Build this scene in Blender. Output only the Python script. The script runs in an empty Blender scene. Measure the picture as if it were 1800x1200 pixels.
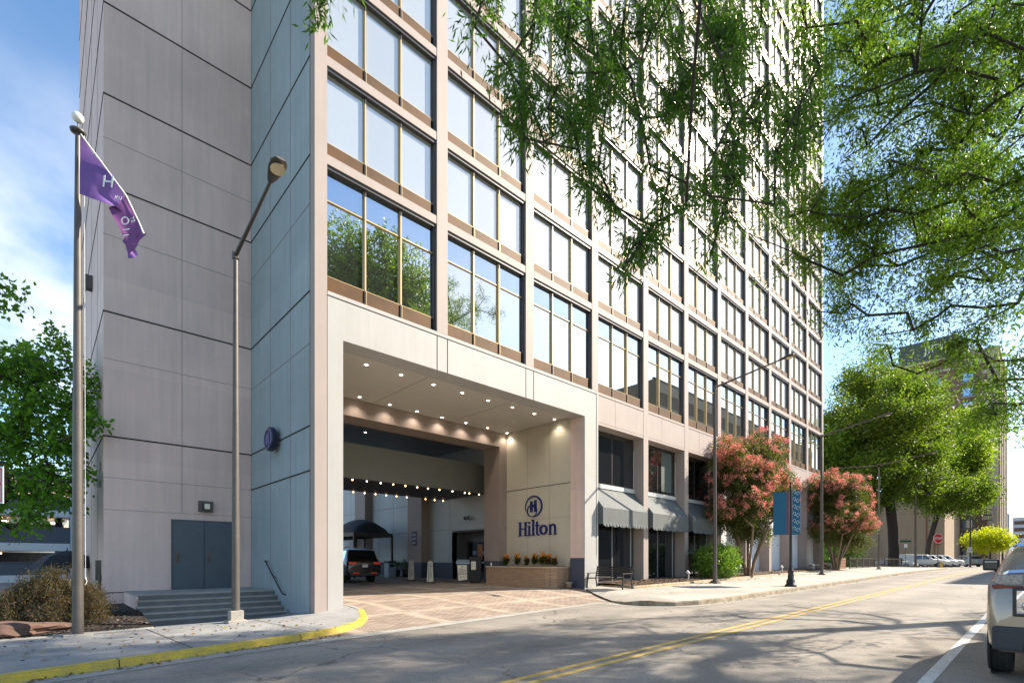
import bpy, bmesh, math, random
import numpy as np
from mathutils import Vector, Matrix
random.seed(7); rng = np.random.default_rng(11)
SC = bpy.context.scene; COL = SC.collection
R = math.radians
# ---------------------------------------------------------------- camera
ANG = math.atan2(942, 884); ZC = 1.73; FPX = 884.0
FV = (math.cos(ANG), math.sin(ANG)); RV = (math.sin(ANG), -math.cos(ANG))
cd = bpy.data.cameras.new('camera'); cam = bpy.data.objects.new('camera', cd); COL.objects.link(cam)
cam.location = (0, 0, ZC); cam.rotation_euler = (R(90), 0, ANG - R(90))
cd.sensor_width = 36; cd.lens = 36 * FPX / 1800; cd.shift_y = 385 / 1800; cd.clip_end = 3000; cd.clip_start = .05
SC.camera = cam
def at(x, y, dep):
    """world point seen at photo pixel x,y at a given depth: used to survey real positions"""
    r = (x - 900) / FPX; u = (985 - y) / FPX
    return Vector(((FV[0] + RV[0] * r) * dep, (FV[1] + RV[1] * r) * dep, ZC + u * dep))
def atz(x, y, z):
    return at(x, y, (z - ZC) / ((985 - y) / FPX))
# ---------------------------------------------------------------- sun and sky
SD = Vector((.944, -.485, .822)).normalized()
sun_el = math.asin(SD.z); 
sl = bpy.data.lights.new('sun', 'SUN'); sl.energy = 5.0; sl.angle = R(.53); sl.color = (1, .88, .73)
so = bpy.data.objects.new('sun', sl); COL.objects.link(so); so.location = (60, -40, 60)
so.rotation_euler = SD.to_track_quat('Z', 'Y').to_euler()
W = bpy.data.worlds.new('World'); SC.world = W; W.use_nodes = True
nt = W.node_tree; nt.nodes.clear()
def N(nt, t, **k):
    n = nt.nodes.new(t)
    for a, b in k.items(): setattr(n, a, b)
    return n
out = N(nt, 'ShaderNodeOutputWorld'); bg = N(nt, 'ShaderNodeBackground'); sky = N(nt, 'ShaderNodeTexSky', sky_type='NISHITA')
sky.sun_disc = False; sky.sun_elevation = sun_el; sky.sun_rotation = math.atan2(SD.x, SD.y)
sky.air_density = 1.0; sky.dust_density = .5; sky.ozone_density = 2.5
bg.inputs[1].default_value = .125
tc = N(nt, 'ShaderNodeTexCoord'); mp = N(nt, 'ShaderNodeMapping'); mp.inputs['Scale'].default_value = (1, 1, 1.6)
mp.inputs['Location'].default_value = (.35, 1.1, .2)
nz = N(nt, 'ShaderNodeTexNoise'); nz.inputs['Scale'].default_value = 2.1; nz.inputs['Detail'].default_value = 8; nz.inputs['Roughness'].default_value = .55
cr = N(nt, 'ShaderNodeValToRGB'); cr.color_ramp.elements[0].position = .46; cr.color_ramp.elements[1].position = .66
mx = N(nt, 'ShaderNodeMixRGB'); mx.inputs[2].default_value = (5.6, 5.5, 5.4, 1)
hs = N(nt, 'ShaderNodeHueSaturation'); hs.inputs['Saturation'].default_value = 1.15; hs.inputs['Value'].default_value = 1.0
sz = N(nt, 'ShaderNodeSeparateXYZ'); hr = N(nt, 'ShaderNodeMapRange')
L = nt.links.new
L(tc.outputs['Generated'], mp.inputs[0]); L(mp.outputs[0], nz.inputs[0]); L(nz.outputs[0], cr.inputs[0])
L(tc.outputs['Generated'], sz.inputs[0]); L(sz.outputs[2], hr.inputs[0])
hr.inputs[1].default_value = .60; hr.inputs[2].default_value = .32; hr.inputs[3].default_value = .04; hr.inputs[4].default_value = .95
mm = N(nt, 'ShaderNodeMath', operation='MULTIPLY'); L(cr.outputs[0], mm.inputs[0]); L(hr.outputs[0], mm.inputs[1])
tn = N(nt, 'ShaderNodeMixRGB', blend_type='MULTIPLY'); tn.inputs[0].default_value = 1; tn.inputs[2].default_value = (1.07, 1.0, .92, 1)
L(sky.outputs[0], hs.inputs['Color']); L(hs.outputs[0], tn.inputs[1]); L(tn.outputs[0], mx.inputs[1]); L(mm.outputs[0], mx.inputs[0]); L(mx.outputs[0], bg.inputs[0]); L(bg.outputs[0], out.inputs[0])
SC.view_settings.view_transform = 'Standard'; SC.view_settings.look = 'None'; SC.view_settings.gamma = 1
SC.view_settings.exposure = 1.33
SC.cycles.max_bounces = 8; SC.cycles.transparent_max_bounces = 8
SC.cycles.sample_clamp_indirect = 6
# ---------------------------------------------------------------- materials
MATS = {}
def pm(name, col, rough=.7, metal=0, spec=.5, ns=0, na=.15, bump=0, bs=40, streak=0, emit=0, ecol=None, coat=0, col2=None, trans=0, speck=0):
    if name in MATS: return MATS[name]
    m = bpy.data.materials.new(name); m.use_nodes = True; t = m.node_tree; b = t.nodes['Principled BSDF']
    b.inputs['Roughness'].default_value = rough; b.inputs['Metallic'].default_value = metal
    b.inputs['Specular IOR Level'].default_value = spec; b.inputs['Base Color'].default_value = (*col, 1)
    if coat: b.inputs['Coat Weight'].default_value = coat; b.inputs['Coat Roughness'].default_value = .03
    if emit: b.inputs['Emission Strength'].default_value = emit; b.inputs['Emission Color'].default_value = (*(ecol or col), 1)
    l = t.links.new
    src = None
    if ns or streak or bump or speck:
        c = N(t, 'ShaderNodeTexCoord')
    if ns:
        n = N(t, 'ShaderNodeTexNoise'); n.inputs['Scale'].default_value = ns; n.inputs['Detail'].default_value = 6; n.inputs['Roughness'].default_value = .6
        l(c.outputs['Object'], n.inputs[0])
        r = N(t, 'ShaderNodeMapRange'); l(n.outputs[0], r.inputs[0]); r.inputs[1].default_value = .3; r.inputs[2].default_value = .7
        mx = N(t, 'ShaderNodeMixRGB'); c2 = col2 or tuple(x * (1 - na) for x in col)
        mx.inputs[1].default_value = (*col, 1); mx.inputs[2].default_value = (*c2, 1); l(r.outputs[0], mx.inputs[0]); src = mx.outputs[0]
    if streak:
        mp = N(t, 'ShaderNodeMapping'); mp.inputs['Scale'].default_value = (2.2, 2.2, .12); l(c.outputs['Object'], mp.inputs[0])
        n = N(t, 'ShaderNodeTexNoise'); n.inputs['Scale'].default_value = 2.0; n.inputs['Detail'].default_value = 8; n.inputs['Roughness'].default_value = .65; l(mp.outputs[0], n.inputs[0])
        r = N(t, 'ShaderNodeMapRange'); l(n.outputs[0], r.inputs[0]); r.inputs[1].default_value = .35; r.inputs[2].default_value = .75; r.inputs[3].default_value = 1; r.inputs[4].default_value = 1 - streak
        mu = N(t, 'ShaderNodeMixRGB', blend_type='MULTIPLY'); mu.inputs[0].default_value = 1
        if src: l(src, mu.inputs[1])
        else: mu.inputs[1].default_value = (*col, 1)
        l(r.outputs[0], mu.inputs[2]); src = mu.outputs[0]
    if speck:
        n = N(t, 'ShaderNodeTexNoise'); n.inputs['Scale'].default_value = 70; n.inputs['Detail'].default_value = 2; l(c.outputs['Object'], n.inputs[0])
        r = N(t, 'ShaderNodeMapRange'); l(n.outputs[0], r.inputs[0]); r.inputs[1].default_value = .3; r.inputs[2].default_value = .7; r.inputs[3].default_value = 1 - speck; r.inputs[4].default_value = 1 + speck
        mu = N(t, 'ShaderNodeMixRGB', blend_type='MULTIPLY'); mu.inputs[0].default_value = 1
        if src: l(src, mu.inputs[1])
        else: mu.inputs[1].default_value = (*col, 1)
        l(r.outputs[0], mu.inputs[2]); src = mu.outputs[0]
    if src: l(src, b.inputs['Base Color'])
    if bump:
        n = N(t, 'ShaderNodeTexNoise'); n.inputs['Scale'].default_value = bs; n.inputs['Detail'].default_value = 4; l(c.outputs['Object'], n.inputs[0])
        bp = N(t, 'ShaderNodeBump'); bp.inputs['Strength'].default_value = bump; bp.inputs['Distance'].default_value = .02; l(n.outputs[0], bp.inputs['Height']); l(bp.outputs[0], b.inputs['Normal'])
    MATS[name] = m; return m
def leafmat(name, c1, c2, tr=.45, rough=.5, tc=(2.0, 2.1, .7, 1)):
    m = bpy.data.materials.new(name); m.use_nodes = True; t = m.node_tree; t.nodes.clear(); l = t.links.new
    o = N(t, 'ShaderNodeOutputMaterial'); g = N(t, 'ShaderNodeNewGeometry'); mx = N(t, 'ShaderNodeMixRGB')
    mx.inputs[1].default_value = (*c1, 1); mx.inputs[2].default_value = (*c2, 1); l(g.outputs['Random Per Island'], mx.inputs[0])
    d = N(t, 'ShaderNodeBsdfPrincipled'); d.inputs['Roughness'].default_value = rough; l(mx.outputs[0], d.inputs['Base Color']); d.inputs['Specular IOR Level'].default_value = .2
    tl = N(t, 'ShaderNodeBsdfTranslucent'); sc = N(t, 'ShaderNodeMixRGB', blend_type='MULTIPLY'); sc.inputs[0].default_value = 1; sc.inputs[2].default_value = tc
    l(mx.outputs[0], sc.inputs[1]); l(sc.outputs[0], tl.inputs[0])
    ms = N(t, 'ShaderNodeMixShader'); ms.inputs[0].default_value = tr; l(d.outputs[0], ms.inputs[1]); l(tl.outputs[0], ms.inputs[2]); l(ms.outputs[0], o.inputs[0])
    MATS[name] = m; return m
def glassmat(name, tint, refl, dark, rough=.0, wav=.0):
    m = bpy.data.materials.new(name); m.use_nodes = True; t = m.node_tree; t.nodes.clear(); l = t.links.new
    o = N(t, 'ShaderNodeOutputMaterial'); g = N(t, 'ShaderNodeBsdfGlossy'); g.inputs['Color'].default_value = (*tint, 1); g.inputs['Roughness'].default_value = rough
    d = N(t, 'ShaderNodeBsdfDiffuse'); d.inputs[0].default_value = (*dark, 1)
    f = N(t, 'ShaderNodeFresnel'); f.inputs[0].default_value = 1.5
    gi = N(t, 'ShaderNodeNewGeometry'); rr = N(t, 'ShaderNodeMapRange'); l(gi.outputs['Random Per Island'], rr.inputs[0]); rr.inputs[3].default_value = .62; rr.inputs[4].default_value = 1.08
    mv = N(t, 'ShaderNodeMixRGB', blend_type='MULTIPLY'); mv.inputs[0].default_value = 1; mv.inputs[1].default_value = (*dark, 1); l(rr.outputs[0], mv.inputs[2]); l(mv.outputs[0], d.inputs[0])
    r = N(t, 'ShaderNodeMapRange'); r.inputs[3].default_value = refl; r.inputs[4].default_value = 1; l(f.outputs[0], r.inputs[0])
    ms = N(t, 'ShaderNodeMixShader'); l(r.outputs[0], ms.inputs[0]); l(d.outputs[0], ms.inputs[1]); l(g.outputs[0], ms.inputs[2]); l(ms.outputs[0], o.inputs[0])
    if wav:
        c = N(t, 'ShaderNodeTexCoord'); n = N(t, 'ShaderNodeTexNoise'); n.inputs['Scale'].default_value = 1.3; n.inputs['Detail'].default_value = 1
        l(c.outputs['Object'], n.inputs[0]); bp = N(t, 'ShaderNodeBump'); bp.inputs['Strength'].default_value = wav; bp.inputs['Distance'].default_value = .02
        l(n.outputs[0], bp.inputs['Height']); l(bp.outputs[0], g.inputs['Normal'])
    MATS[name] = m; return m
# ---------------------------------------------------------------- mesh builder
class MB:
    def __init__(s): s.v = []; s.f = []; s.m = []; s.ms = []; s.sm = []
    def mi(s, m):
        if m not in s.ms: s.ms.append(m)
        return s.ms.index(m)
    def face(s, pts, m, smooth=False):
        i = len(s.v); s.v += [tuple(p) for p in pts]; s.f.append(tuple(range(i, i + len(pts)))); s.m.append(s.mi(m)); s.sm.append(smooth)
    def mesh(s, vs, fs, m, smooth=False):
        i = len(s.v); s.v += [tuple(p) for p in vs]; k = s.mi(m)
        for f in fs: s.f.append(tuple(i + a for a in f)); s.m.append(k); s.sm.append(smooth)
    def box(s, x0, x1, y0, y1, z0, z1, m, skip=''):
        vs = [(x0, y0, z0), (x1, y0, z0), (x1, y1, z0), (x0, y1, z0), (x0, y0, z1), (x1, y0, z1), (x1, y1, z1), (x0, y1, z1)]
        s.mesh(vs, [(0, 3, 2, 1), (4, 5, 6, 7), (0, 1, 5, 4), (1, 2, 6, 5), (2, 3, 7, 6), (3, 0, 4, 7)], m)
    def bar(s, a, b, w, h, m, up=(0, 0, 1)):
        a = Vector(a); b = Vector(b); d = (b - a).normalized(); u = Vector(up)
        sx = d.cross(u)
        if sx.length < 1e-4: sx = d.cross(Vector((1, 0, 0)))
        sx.normalize(); u = sx.cross(d).normalized()
        q = [(-1, -1), (1, -1), (1, 1), (-1, 1)]
        vs = [a + sx * i * w / 2 + u * j * h / 2 for i, j in q] + [b + sx * i * w / 2 + u * j * h / 2 for i, j in q]
        s.mesh(vs, [(3, 2, 1, 0), (4, 5, 6, 7), (0, 1, 5, 4), (1, 2, 6, 5), (2, 3, 7, 6), (3, 0, 4, 7)], m)
    def tube(s, pts, rad, m, n=8, cap=True, smooth=True):
        pts = [Vector(p) for p in pts]; k = len(pts)
        if not hasattr(rad, '__len__'): rad = [rad] * k
        vs = []; prev = None
        for i, p in enumerate(pts):
            d = (pts[min(i + 1, k - 1)] - pts[max(i - 1, 0)]).normalized()
            if prev is None:
                x = d.cross(Vector((0, 0, 1)))
                if x.length < 1e-3: x = Vector((1, 0, 0))
            else: x = prev - d * prev.dot(d)
            x.normalize(); prev = x; y = d.cross(x)
            for j in range(n):
                a = 2 * math.pi * j / n; vs.append(p + (x * math.cos(a) + y * math.sin(a)) * rad[i])
        fs = [(i * n + j, i * n + (j + 1) % n, (i + 1) * n + (j + 1) % n, (i + 1) * n + j) for i in range(k - 1) for j in range(n)]
        s.mesh(vs, fs, m, smooth)
        if cap: s.face([vs[j] for j in range(n)][::-1], m); s.face([vs[(k - 1) * n + j] for j in range(n)], m)
    def lathe(s, prof, m, n=20, c=(0, 0, 0), smooth=True, M=None):
        vs = []; k = len(prof)
        for r, z in prof:
            for j in range(n):
                a = 2 * math.pi * j / n; p = Vector((r * math.cos(a), r * math.sin(a), z))
                if M is not None: p = M @ p
                vs.append(Vector(c) + p)
        fs = [(i * n + j, i * n + (j + 1) % n, (i + 1) * n + (j + 1) % n, (i + 1) * n + j) for i in range(k - 1) for j in range(n)]
        s.mesh(vs, fs, m, smooth)
    def prism(s, poly, axis, a, b, m, smooth=False):
        """poly 2-d outline extruded along axis from a to b ('x': poly=(y,z), 'y': (x,z), 'z': (x,y))"""
        f = {'x': lambda p, t: (t, p[0], p[1]), 'y': lambda p, t: (p[0], t, p[1]), 'z': lambda p, t: (p[0], p[1], t)}[axis]
        n = len(poly); vs = [f(p, a) for p in poly] + [f(p, b) for p in poly]
        s.mesh(vs, [tuple(range(n))[::-1], tuple(range(n, 2 * n))], m)
        s.mesh(vs, [(i, (i + 1) % n, n + (i + 1) % n, n + i) for i in range(n)], m, smooth)
    def build(s, name, parent=None, base=(0, 0, 0), bevel=0, recalc=True):
        me = bpy.data.meshes.new(name); b = Vector(base)
        me.from_pydata([(p[0] - b.x, p[1] - b.y, p[2] - b.z) for p in s.v], [], s.f)
        for m in s.ms: me.materials.append(m)
        me.polygons.foreach_set('material_index', s.m); me.polygons.foreach_set('use_smooth', s.sm)
        if recalc or bevel:
            bm = bmesh.new(); bm.from_mesh(me)
            if bevel:
                bmesh.ops.remove_doubles(bm, verts=bm.verts, dist=1e-5)
            bmesh.ops.recalc_face_normals(bm, faces=bm.faces)
            if bevel:
                es = [e for e in bm.edges if len(e.link_faces) == 2 and e.calc_face_angle(0) > .6]
                bmesh.ops.bevel(bm, geom=es, offset=bevel, segments=2, affect='EDGES', profile=.6)
            bm.to_mesh(me); bm.free()
        me.update()
        o = bpy.data.objects.new(name, me); COL.objects.link(o)
        if parent is not None: o.parent = parent
        else: o.location = b
        return o
def thing(name, label, cat, loc=(0, 0, 0), rz=0, group=None):
    o = bpy.data.objects.new(name, None); COL.objects.link(o); o.location = loc; o.rotation_euler = (0, 0, rz); o.empty_display_size = .2
    return tag(o, label, cat, group)
def tag(o, label, cat, group=None):
    o['label'] = label; o['category'] = cat
    if group: o['group'] = group
    return o
def struct(o): o['kind'] = 'structure'; return o
def dup(root, loc, rz=None, label=None):
    def rec(o, par):
        c = o.copy(); COL.objects.link(c); c.parent = par
        for ch in o.children: rec(ch, c)
        return c
    r = rec(root, None); r.location = loc
    if rz is not None: r.rotation_euler = (0, 0, rz)
    if label: r['label'] = label
    return r
def text(name, s, size, m, M, parent=None, ext=.004, align='CENTER', xs=1):
    cu = bpy.data.curves.new('t', 'FONT'); cu.body = s; cu.size = size; cu.extrude = ext; cu.align_x = align; cu.resolution_u = 3
    o = bpy.data.objects.new('t', cu); COL.objects.link(o); bpy.context.view_layer.update()
    me = bpy.data.meshes.new_from_object(o.evaluated_get(bpy.context.evaluated_depsgraph_get())); bpy.data.objects.remove(o)
    for v in me.vertices: v.co.x *= xs
    me.transform(M); me.materials.clear(); me.materials.append(m)
    r = bpy.data.objects.new(name, me); COL.objects.link(r)
    if parent is not None: r.parent = parent
    return r
def frame_mat(o, x, up=(0, 0, 1)):
    """matrix taking text (x right, y up) to a surface with the given right and up directions"""
    x = Vector(x).normalized(); u = Vector(up).normalized(); n = x.cross(u)
    return Matrix(((x.x, u.x, n.x, o[0]), (x.y, u.y, n.y, o[1]), (x.z, u.z, n.z, o[2]), (0, 0, 0, 1)))
def sm(t): t = max(0., min(1., t)); return t * t * (3 - 2 * t)
def hg(x):
    z = .012 * x
    if x > 50: z = .6 + .12 * (1 - math.exp(-(x - 50) / 10))
    return max(z, -.5)
# shared paints
WHITE = pm('white_wall_paint', (.42, .415, .40), .6, ns=.7, na=.10, streak=.10)
BEIGE = pm('beige_wall_paint', (.385, .32, .29), .65, ns=.6, na=.10, streak=.10, bump=.06, bs=60)
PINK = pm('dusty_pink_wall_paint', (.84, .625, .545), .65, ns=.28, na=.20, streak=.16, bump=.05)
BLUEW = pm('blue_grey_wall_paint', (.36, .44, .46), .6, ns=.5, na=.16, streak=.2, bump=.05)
def panels(m, wd=2.1, amt=.10):
    t = m.node_tree; l = t.links.new; b = t.nodes['Principled BSDF']; src = b.inputs['Base Color'].links[0].from_socket
    c = N(t, 'ShaderNodeTexCoord'); s_ = N(t, 'ShaderNodeSeparateXYZ'); l(c.outputs['Object'], s_.inputs[0]); ad = N(t, 'ShaderNodeMath', operation='ADD'); l(s_.outputs[0], ad.inputs[0]); l(s_.outputs[1], ad.inputs[1])
    zz = N(t, 'ShaderNodeMath', operation='ADD'); l(s_.outputs[2], zz.inputs[0]); zz.inputs[1].default_value = .78; cb = N(t, 'ShaderNodeCombineXYZ'); l(ad.outputs[0], cb.inputs[0]); l(zz.outputs[0], cb.inputs[1])
    br = N(t, 'ShaderNodeTexBrick'); br.offset = 0; br.inputs['Scale'].default_value = 1; br.inputs['Brick Width'].default_value = wd; br.inputs['Row Height'].default_value = 2.84; br.inputs['Mortar Size'].default_value = 0
    br.inputs['Color1'].default_value = (1, 1, 1, 1); br.inputs['Color2'].default_value = (1 - amt, 1 - amt, 1 - amt * .9, 1); l(cb.outputs[0], br.inputs[0])
    mu = N(t, 'ShaderNodeMixRGB', blend_type='MULTIPLY'); mu.inputs[0].default_value = 1; l(src, mu.inputs[1]); l(br.outputs[0], mu.inputs[2]); l(mu.outputs[0], b.inputs['Base Color'])
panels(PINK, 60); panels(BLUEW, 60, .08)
JOINT = pm('dark_joint', (.03, .028, .027), .9)
JOINT2 = pm('faint_joint', (.30, .25, .24), .9)
BRONZE = pm('bronze_panel', (.125, .054, .010), .6, metal=.1, spec=.25, ns=1.2, na=.45, streak=.3)
GOLD = pm('gold_mullion_metal', (.50, .37, .18), .4, metal=.4)
DFRAME = pm('dark_window_frame', (.045, .042, .045), .35)
NAVY = pm('navy_base_paint', (.055, .065, .10), .55)
CONC = pm('pale_concrete', (.42, .39, .34), .85, ns=1.5, na=.2, bump=.2, bs=60, speck=.12)
CONC2 = pm('grey_concrete', (.30, .30, .29), .85, ns=2, na=.25, bump=.2, bs=60, speck=.1)
BLACK = pm('black_metal', (.015, .015, .017), .4)
BLKFAB = pm('black_fabric', (.02, .021, .025), .75)
STEEL = pm('galvanised_steel', (.14, .125, .11), .5, metal=.4, ns=3, na=.25, streak=.25)
DSTEEL = pm('dark_bronze_steel', (.09, .08, .075), .5, metal=.3)
LAMPON = pm('lit_lamp', (1, .85, .6), .5, emit=4.5, ecol=(1, .62, .28))
LAMPW = pm('lit_downlight', (1, .93, .8), .5, emit=12, ecol=(1, .9, .72))
CLEAR = pm('chrome', (.6, .6, .62), .15, metal=1)
LOGO = pm('logo_blue', (.008, .018, .12), .45)
WTXT = pm('white_paint', (.75, .75, .73), .5)
GLASS = glassmat('reflective_window_glass', (1, .955, .86), .36, (.48, .50, .49), .011)
DGLASS = glassmat('dark_shop_glass', (.8, .85, .9), .12, (.012, .013, .015))
# ================================================================ GROUND
def patch(name, poly, zf, m, step=1.0):
    bm = bmesh.new(); bm.faces.new([bm.verts.new((x, y, 0)) for x, y in poly])
    xs = [p[0] for p in poly]; ys = [p[1] for p in poly]
    for ax, lo, hi in ((0, min(xs), max(xs)), (1, min(ys), max(ys))):
        k = math.ceil(lo / step) 
        if (hi - lo) / step > 400: continue
        while k * step < hi:
            co = [0, 0, 0]; no = [0, 0, 0]; co[ax] = k * step; no[ax] = 1
            bmesh.ops.bisect_plane(bm, geom=bm.verts[:] + bm.edges[:] + bm.faces[:], plane_co=co, plane_no=no); k += 1
    for v in bm.verts: v.co.z = zf(v.co.x, v.co.y)
    bmesh.ops.recalc_face_normals(bm, faces=bm.faces)
    if sum(f.normal.z for f in bm.faces) < 0: bmesh.ops.reverse_faces(bm, faces=bm.faces)
    me = bpy.data.meshes.new(name); bm.to_mesh(me); bm.free(); me.materials.append(m)
    for p in me.polygons: p.use_smooth = True
    o = bpy.data.objects.new(name, me); COL.objects.link(o); return o
KL = [(-60, 6.6), (-30, 8.2), (-8, 9.6), (-.41, 10.0), (2.26, 10.45), (4, 10.78), (5.1, 11.2), (5.9, 11.85), (6.5, 12.7), (6.85, 13.6), (6.95, 15), (6.95, 34)]
KR = [(17.7, 14.1), (15.5, 11.1), (15.05, 10.2), (15.15, 9.3), (15.7, 8.65), (16.6, 8.3), (18, 8.15), (19.7, 8.1), (40, 8.1), (70, 8.1), (78, 8.15), (81, 8.6), (82.8, 9.8), (83.5, 12), (83.6, 40)]
def zdrive(x, y):
    s = sm((y - 11.0) / 4.8); tgt = .3 + .02 * (x - 7) + .006 * (y - 16)
    return hg(x) + .010 + s * (tgt - hg(x))
def zleft(x, y):
    z = hg(x) + .13 + .16 * sm((x - 5) / 1.6) * sm((y - 12.5) / 1.7)
    if x < 5.67 and y > 14.3: z -= .09 * (y - 14.3)
    if y > 16.3: z = max(z, zleft(x, 16.3)) if x > 2 else z + 0
    return z
def zright(x, y):
    full = hg(x) + .13 + .035 * max(0, min(y - 8.2, 6))
    f = sm(((x - 15.1) - (y - 11) * .7) / 1.3) if y > 8.9 else sm((x - 15.0) / 1.0)
    return zdrive(x, y) + .02 + f * (full - zdrive(x, y))
ASPH = pm('asphalt', (.27, .245, .21), .85, ns=.5, na=.18, bump=.35, bs=110, speck=.38)
ASPH2 = pm('light_asphalt', (.26, .245, .22), .9, ns=.4, na=.2, bump=.2, bs=80, speck=.2)
GRASS = pm('grass_green', (.05, .12, .02), .8, ns=6, na=.5, bump=.5, bs=80)
MULCH = pm('mulch_dark', (.035, .025, .018), .95, ns=18, na=.6, bump=1, bs=40)
MULCHB = pm('mulch_brown', (.11, .07, .045), .95, ns=22, na=.7, bump=1, bs=35)
YEL = pm('yellow_kerb_paint', (.58, .42, .03), .6, ns=5, na=.35, bump=.4, bs=30, col2=(.38, .29, .07), streak=.0, speck=.25)
YLINE = pm('yellow_road_paint', (.55, .38, .10), .7, ns=6, na=.4, speck=.2)
WLINE = pm('white_road_paint', (.62, .60, .56), .7, ns=6, na=.3, speck=.2)
EARTH = pm('ground_earth', (.14, .14, .10), .95, ns=.2, na=.3)
# pavers
PAV = bpy.data.materials.new('clay_pavers'); PAV.use_nodes = True; t = PAV.node_tree; l = t.links.new; b = t.nodes['Principled BSDF']; b.inputs['Roughness'].default_value = .85
c = N(t, 'ShaderNodeTexCoord'); br = N(t, 'ShaderNodeTexBrick'); l(c.outputs['Object'], br.inputs[0])
br.inputs['Scale'].default_value = 1; br.inputs['Brick Width'].default_value = .30; br.inputs['Row Height'].default_value = .13; br.inputs['Mortar Size'].default_value = .012
br.inputs['Color1'].default_value = (.33, .265, .21, 1); br.inputs['Color2'].default_value = (.22, .17, .135, 1); br.inputs['Mortar'].default_value = (.12, .085, .06, 1)
sx = N(t, 'ShaderNodeSeparateXYZ'); l(c.outputs['Object'], sx.inputs[0])
def band(sock, per, w):
    a = N(t, 'ShaderNodeMath', operation='DIVIDE'); l(sock, a.inputs[0]); a.inputs[1].default_value = per
    f = N(t, 'ShaderNodeMath', operation='FRACT'); l(a.outputs[0], f.inputs[0]); g = N(t, 'ShaderNodeMath', operation='LESS_THAN'); l(f.outputs[0], g.inputs[0]); g.inputs[1].default_value = w; return g.outputs[0]
mxx = N(t, 'ShaderNodeMath', operation='MAXIMUM'); l(band(sx.outputs[0], 2.6, .13), mxx.inputs[0]); l(band(sx.outputs[1], 2.6, .13), mxx.inputs[1])
mb = N(t, 'ShaderNodeMath', operation='MULTIPLY'); l(mxx.outputs[0], mb.inputs[0]); mb.inputs[1].default_value = .55
mc = N(t, 'ShaderNodeMixRGB'); l(mb.outputs[0], mc.inputs[0]); l(br.outputs[0], mc.inputs[1]); mc.inputs[2].default_value = (.39, .33, .26, 1)
nn = N(t, 'ShaderNodeTexNoise'); nn.inputs['Scale'].default_value = 1.2; nn.inputs['Detail'].default_value = 7; l(c.outputs['Object'], nn.inputs[0])
mr = N(t, 'ShaderNodeMapRange'); l(nn.outputs[0], mr.inputs[0]); mr.inputs[1].default_value = .3; mr.inputs[2].default_value = .7; mr.inputs[3].default_value = .8; mr.inputs[4].default_value = 1.15
mu = N(t, 'ShaderNodeMixRGB', blend_type='MULTIPLY'); mu.inputs[0].default_value = 1; l(mc.outputs[0], mu.inputs[1]); l(mr.outputs[0], mu.inputs[2]); l(mu.outputs[0], b.inputs['Base Color'])
bp = N(t, 'ShaderNodeBump'); bp.inputs['Strength'].default_value = .5; bp.inputs['Distance'].default_value = .008; bp.invert = True; l(br.outputs['Fac'], bp.inputs['Height']); l(bp.outputs[0], b.inputs['Normal'])

def weather(m, crack=.5, tracks=True):
    t = m.node_tree; l = t.links.new; b = t.nodes['Principled BSDF']; src = b.inputs['Base Color'].links[0].from_socket
    c = N(t, 'ShaderNodeTexCoord'); nz_ = N(t, 'ShaderNodeTexNoise'); nz_.inputs['Scale'].default_value = .9; nz_.inputs['Detail'].default_value = 5; l(c.outputs['Object'], nz_.inputs[0])
    va = N(t, 'ShaderNodeVectorMath', operation='MULTIPLY_ADD'); l(nz_.outputs['Color'], va.inputs[0]); va.inputs[1].default_value = (1.6, 1.6, 0); l(c.outputs['Object'], va.inputs[2])
    vo = N(t, 'ShaderNodeTexVoronoi', feature='DISTANCE_TO_EDGE'); vo.inputs['Scale'].default_value = .28; l(va.outputs[0], vo.inputs[0])
    r = N(t, 'ShaderNodeMapRange'); l(vo.outputs['Distance'], r.inputs[0]); r.inputs[1].default_value = .0; r.inputs[2].default_value = .006; r.inputs[3].default_value = 1 - crack; r.inputs[4].default_value = 1
    mu = N(t, 'ShaderNodeMixRGB', blend_type='MULTIPLY'); mu.inputs[0].default_value = 1; l(src, mu.inputs[1]); l(r.outputs[0], mu.inputs[2])
    n2 = N(t, 'ShaderNodeTexNoise'); n2.inputs['Scale'].default_value = .35; n2.inputs['Detail'].default_value = 7; n2.inputs['Roughness'].default_value = .7; l(c.outputs['Object'], n2.inputs[0])
    r2 = N(t, 'ShaderNodeMapRange'); l(n2.outputs[0], r2.inputs[0]); r2.inputs[1].default_value = .35; r2.inputs[2].default_value = .62; r2.inputs[3].default_value = .72; r2.inputs[4].default_value = 1.08
    m2 = N(t, 'ShaderNodeMixRGB', blend_type='MULTIPLY'); m2.inputs[0].default_value = 1; l(mu.outputs[0], m2.inputs[1]); l(r2.outputs[0], m2.inputs[2]); out_ = m2
    if tracks:
        s_ = N(t, 'ShaderNodeSeparateXYZ'); l(c.outputs['Object'], s_.inputs[0]); a = N(t, 'ShaderNodeMath', operation='MULTIPLY'); l(s_.outputs[1], a.inputs[0]); a.inputs[1].default_value = 3.45; q = N(t, 'ShaderNodeMath', operation='SINE'); l(a.outputs[0], q.inputs[0])
        r3 = N(t, 'ShaderNodeMapRange'); l(q.outputs[0], r3.inputs[0]); r3.inputs[1].default_value = -1; r3.inputs[2].default_value = 1; r3.inputs[3].default_value = .9; r3.inputs[4].default_value = 1.06
        m3 = N(t, 'ShaderNodeMixRGB', blend_type='MULTIPLY'); m3.inputs[0].default_value = 1; l(out_.outputs[0], m3.inputs[1]); l(r3.outputs[0], m3.inputs[2]); out_ = m3
    l(out_.outputs[0], b.inputs['Base Color'])
weather(ASPH, .6); weather(CONC2, .35, False); weather(CONC, .3, False)
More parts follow.
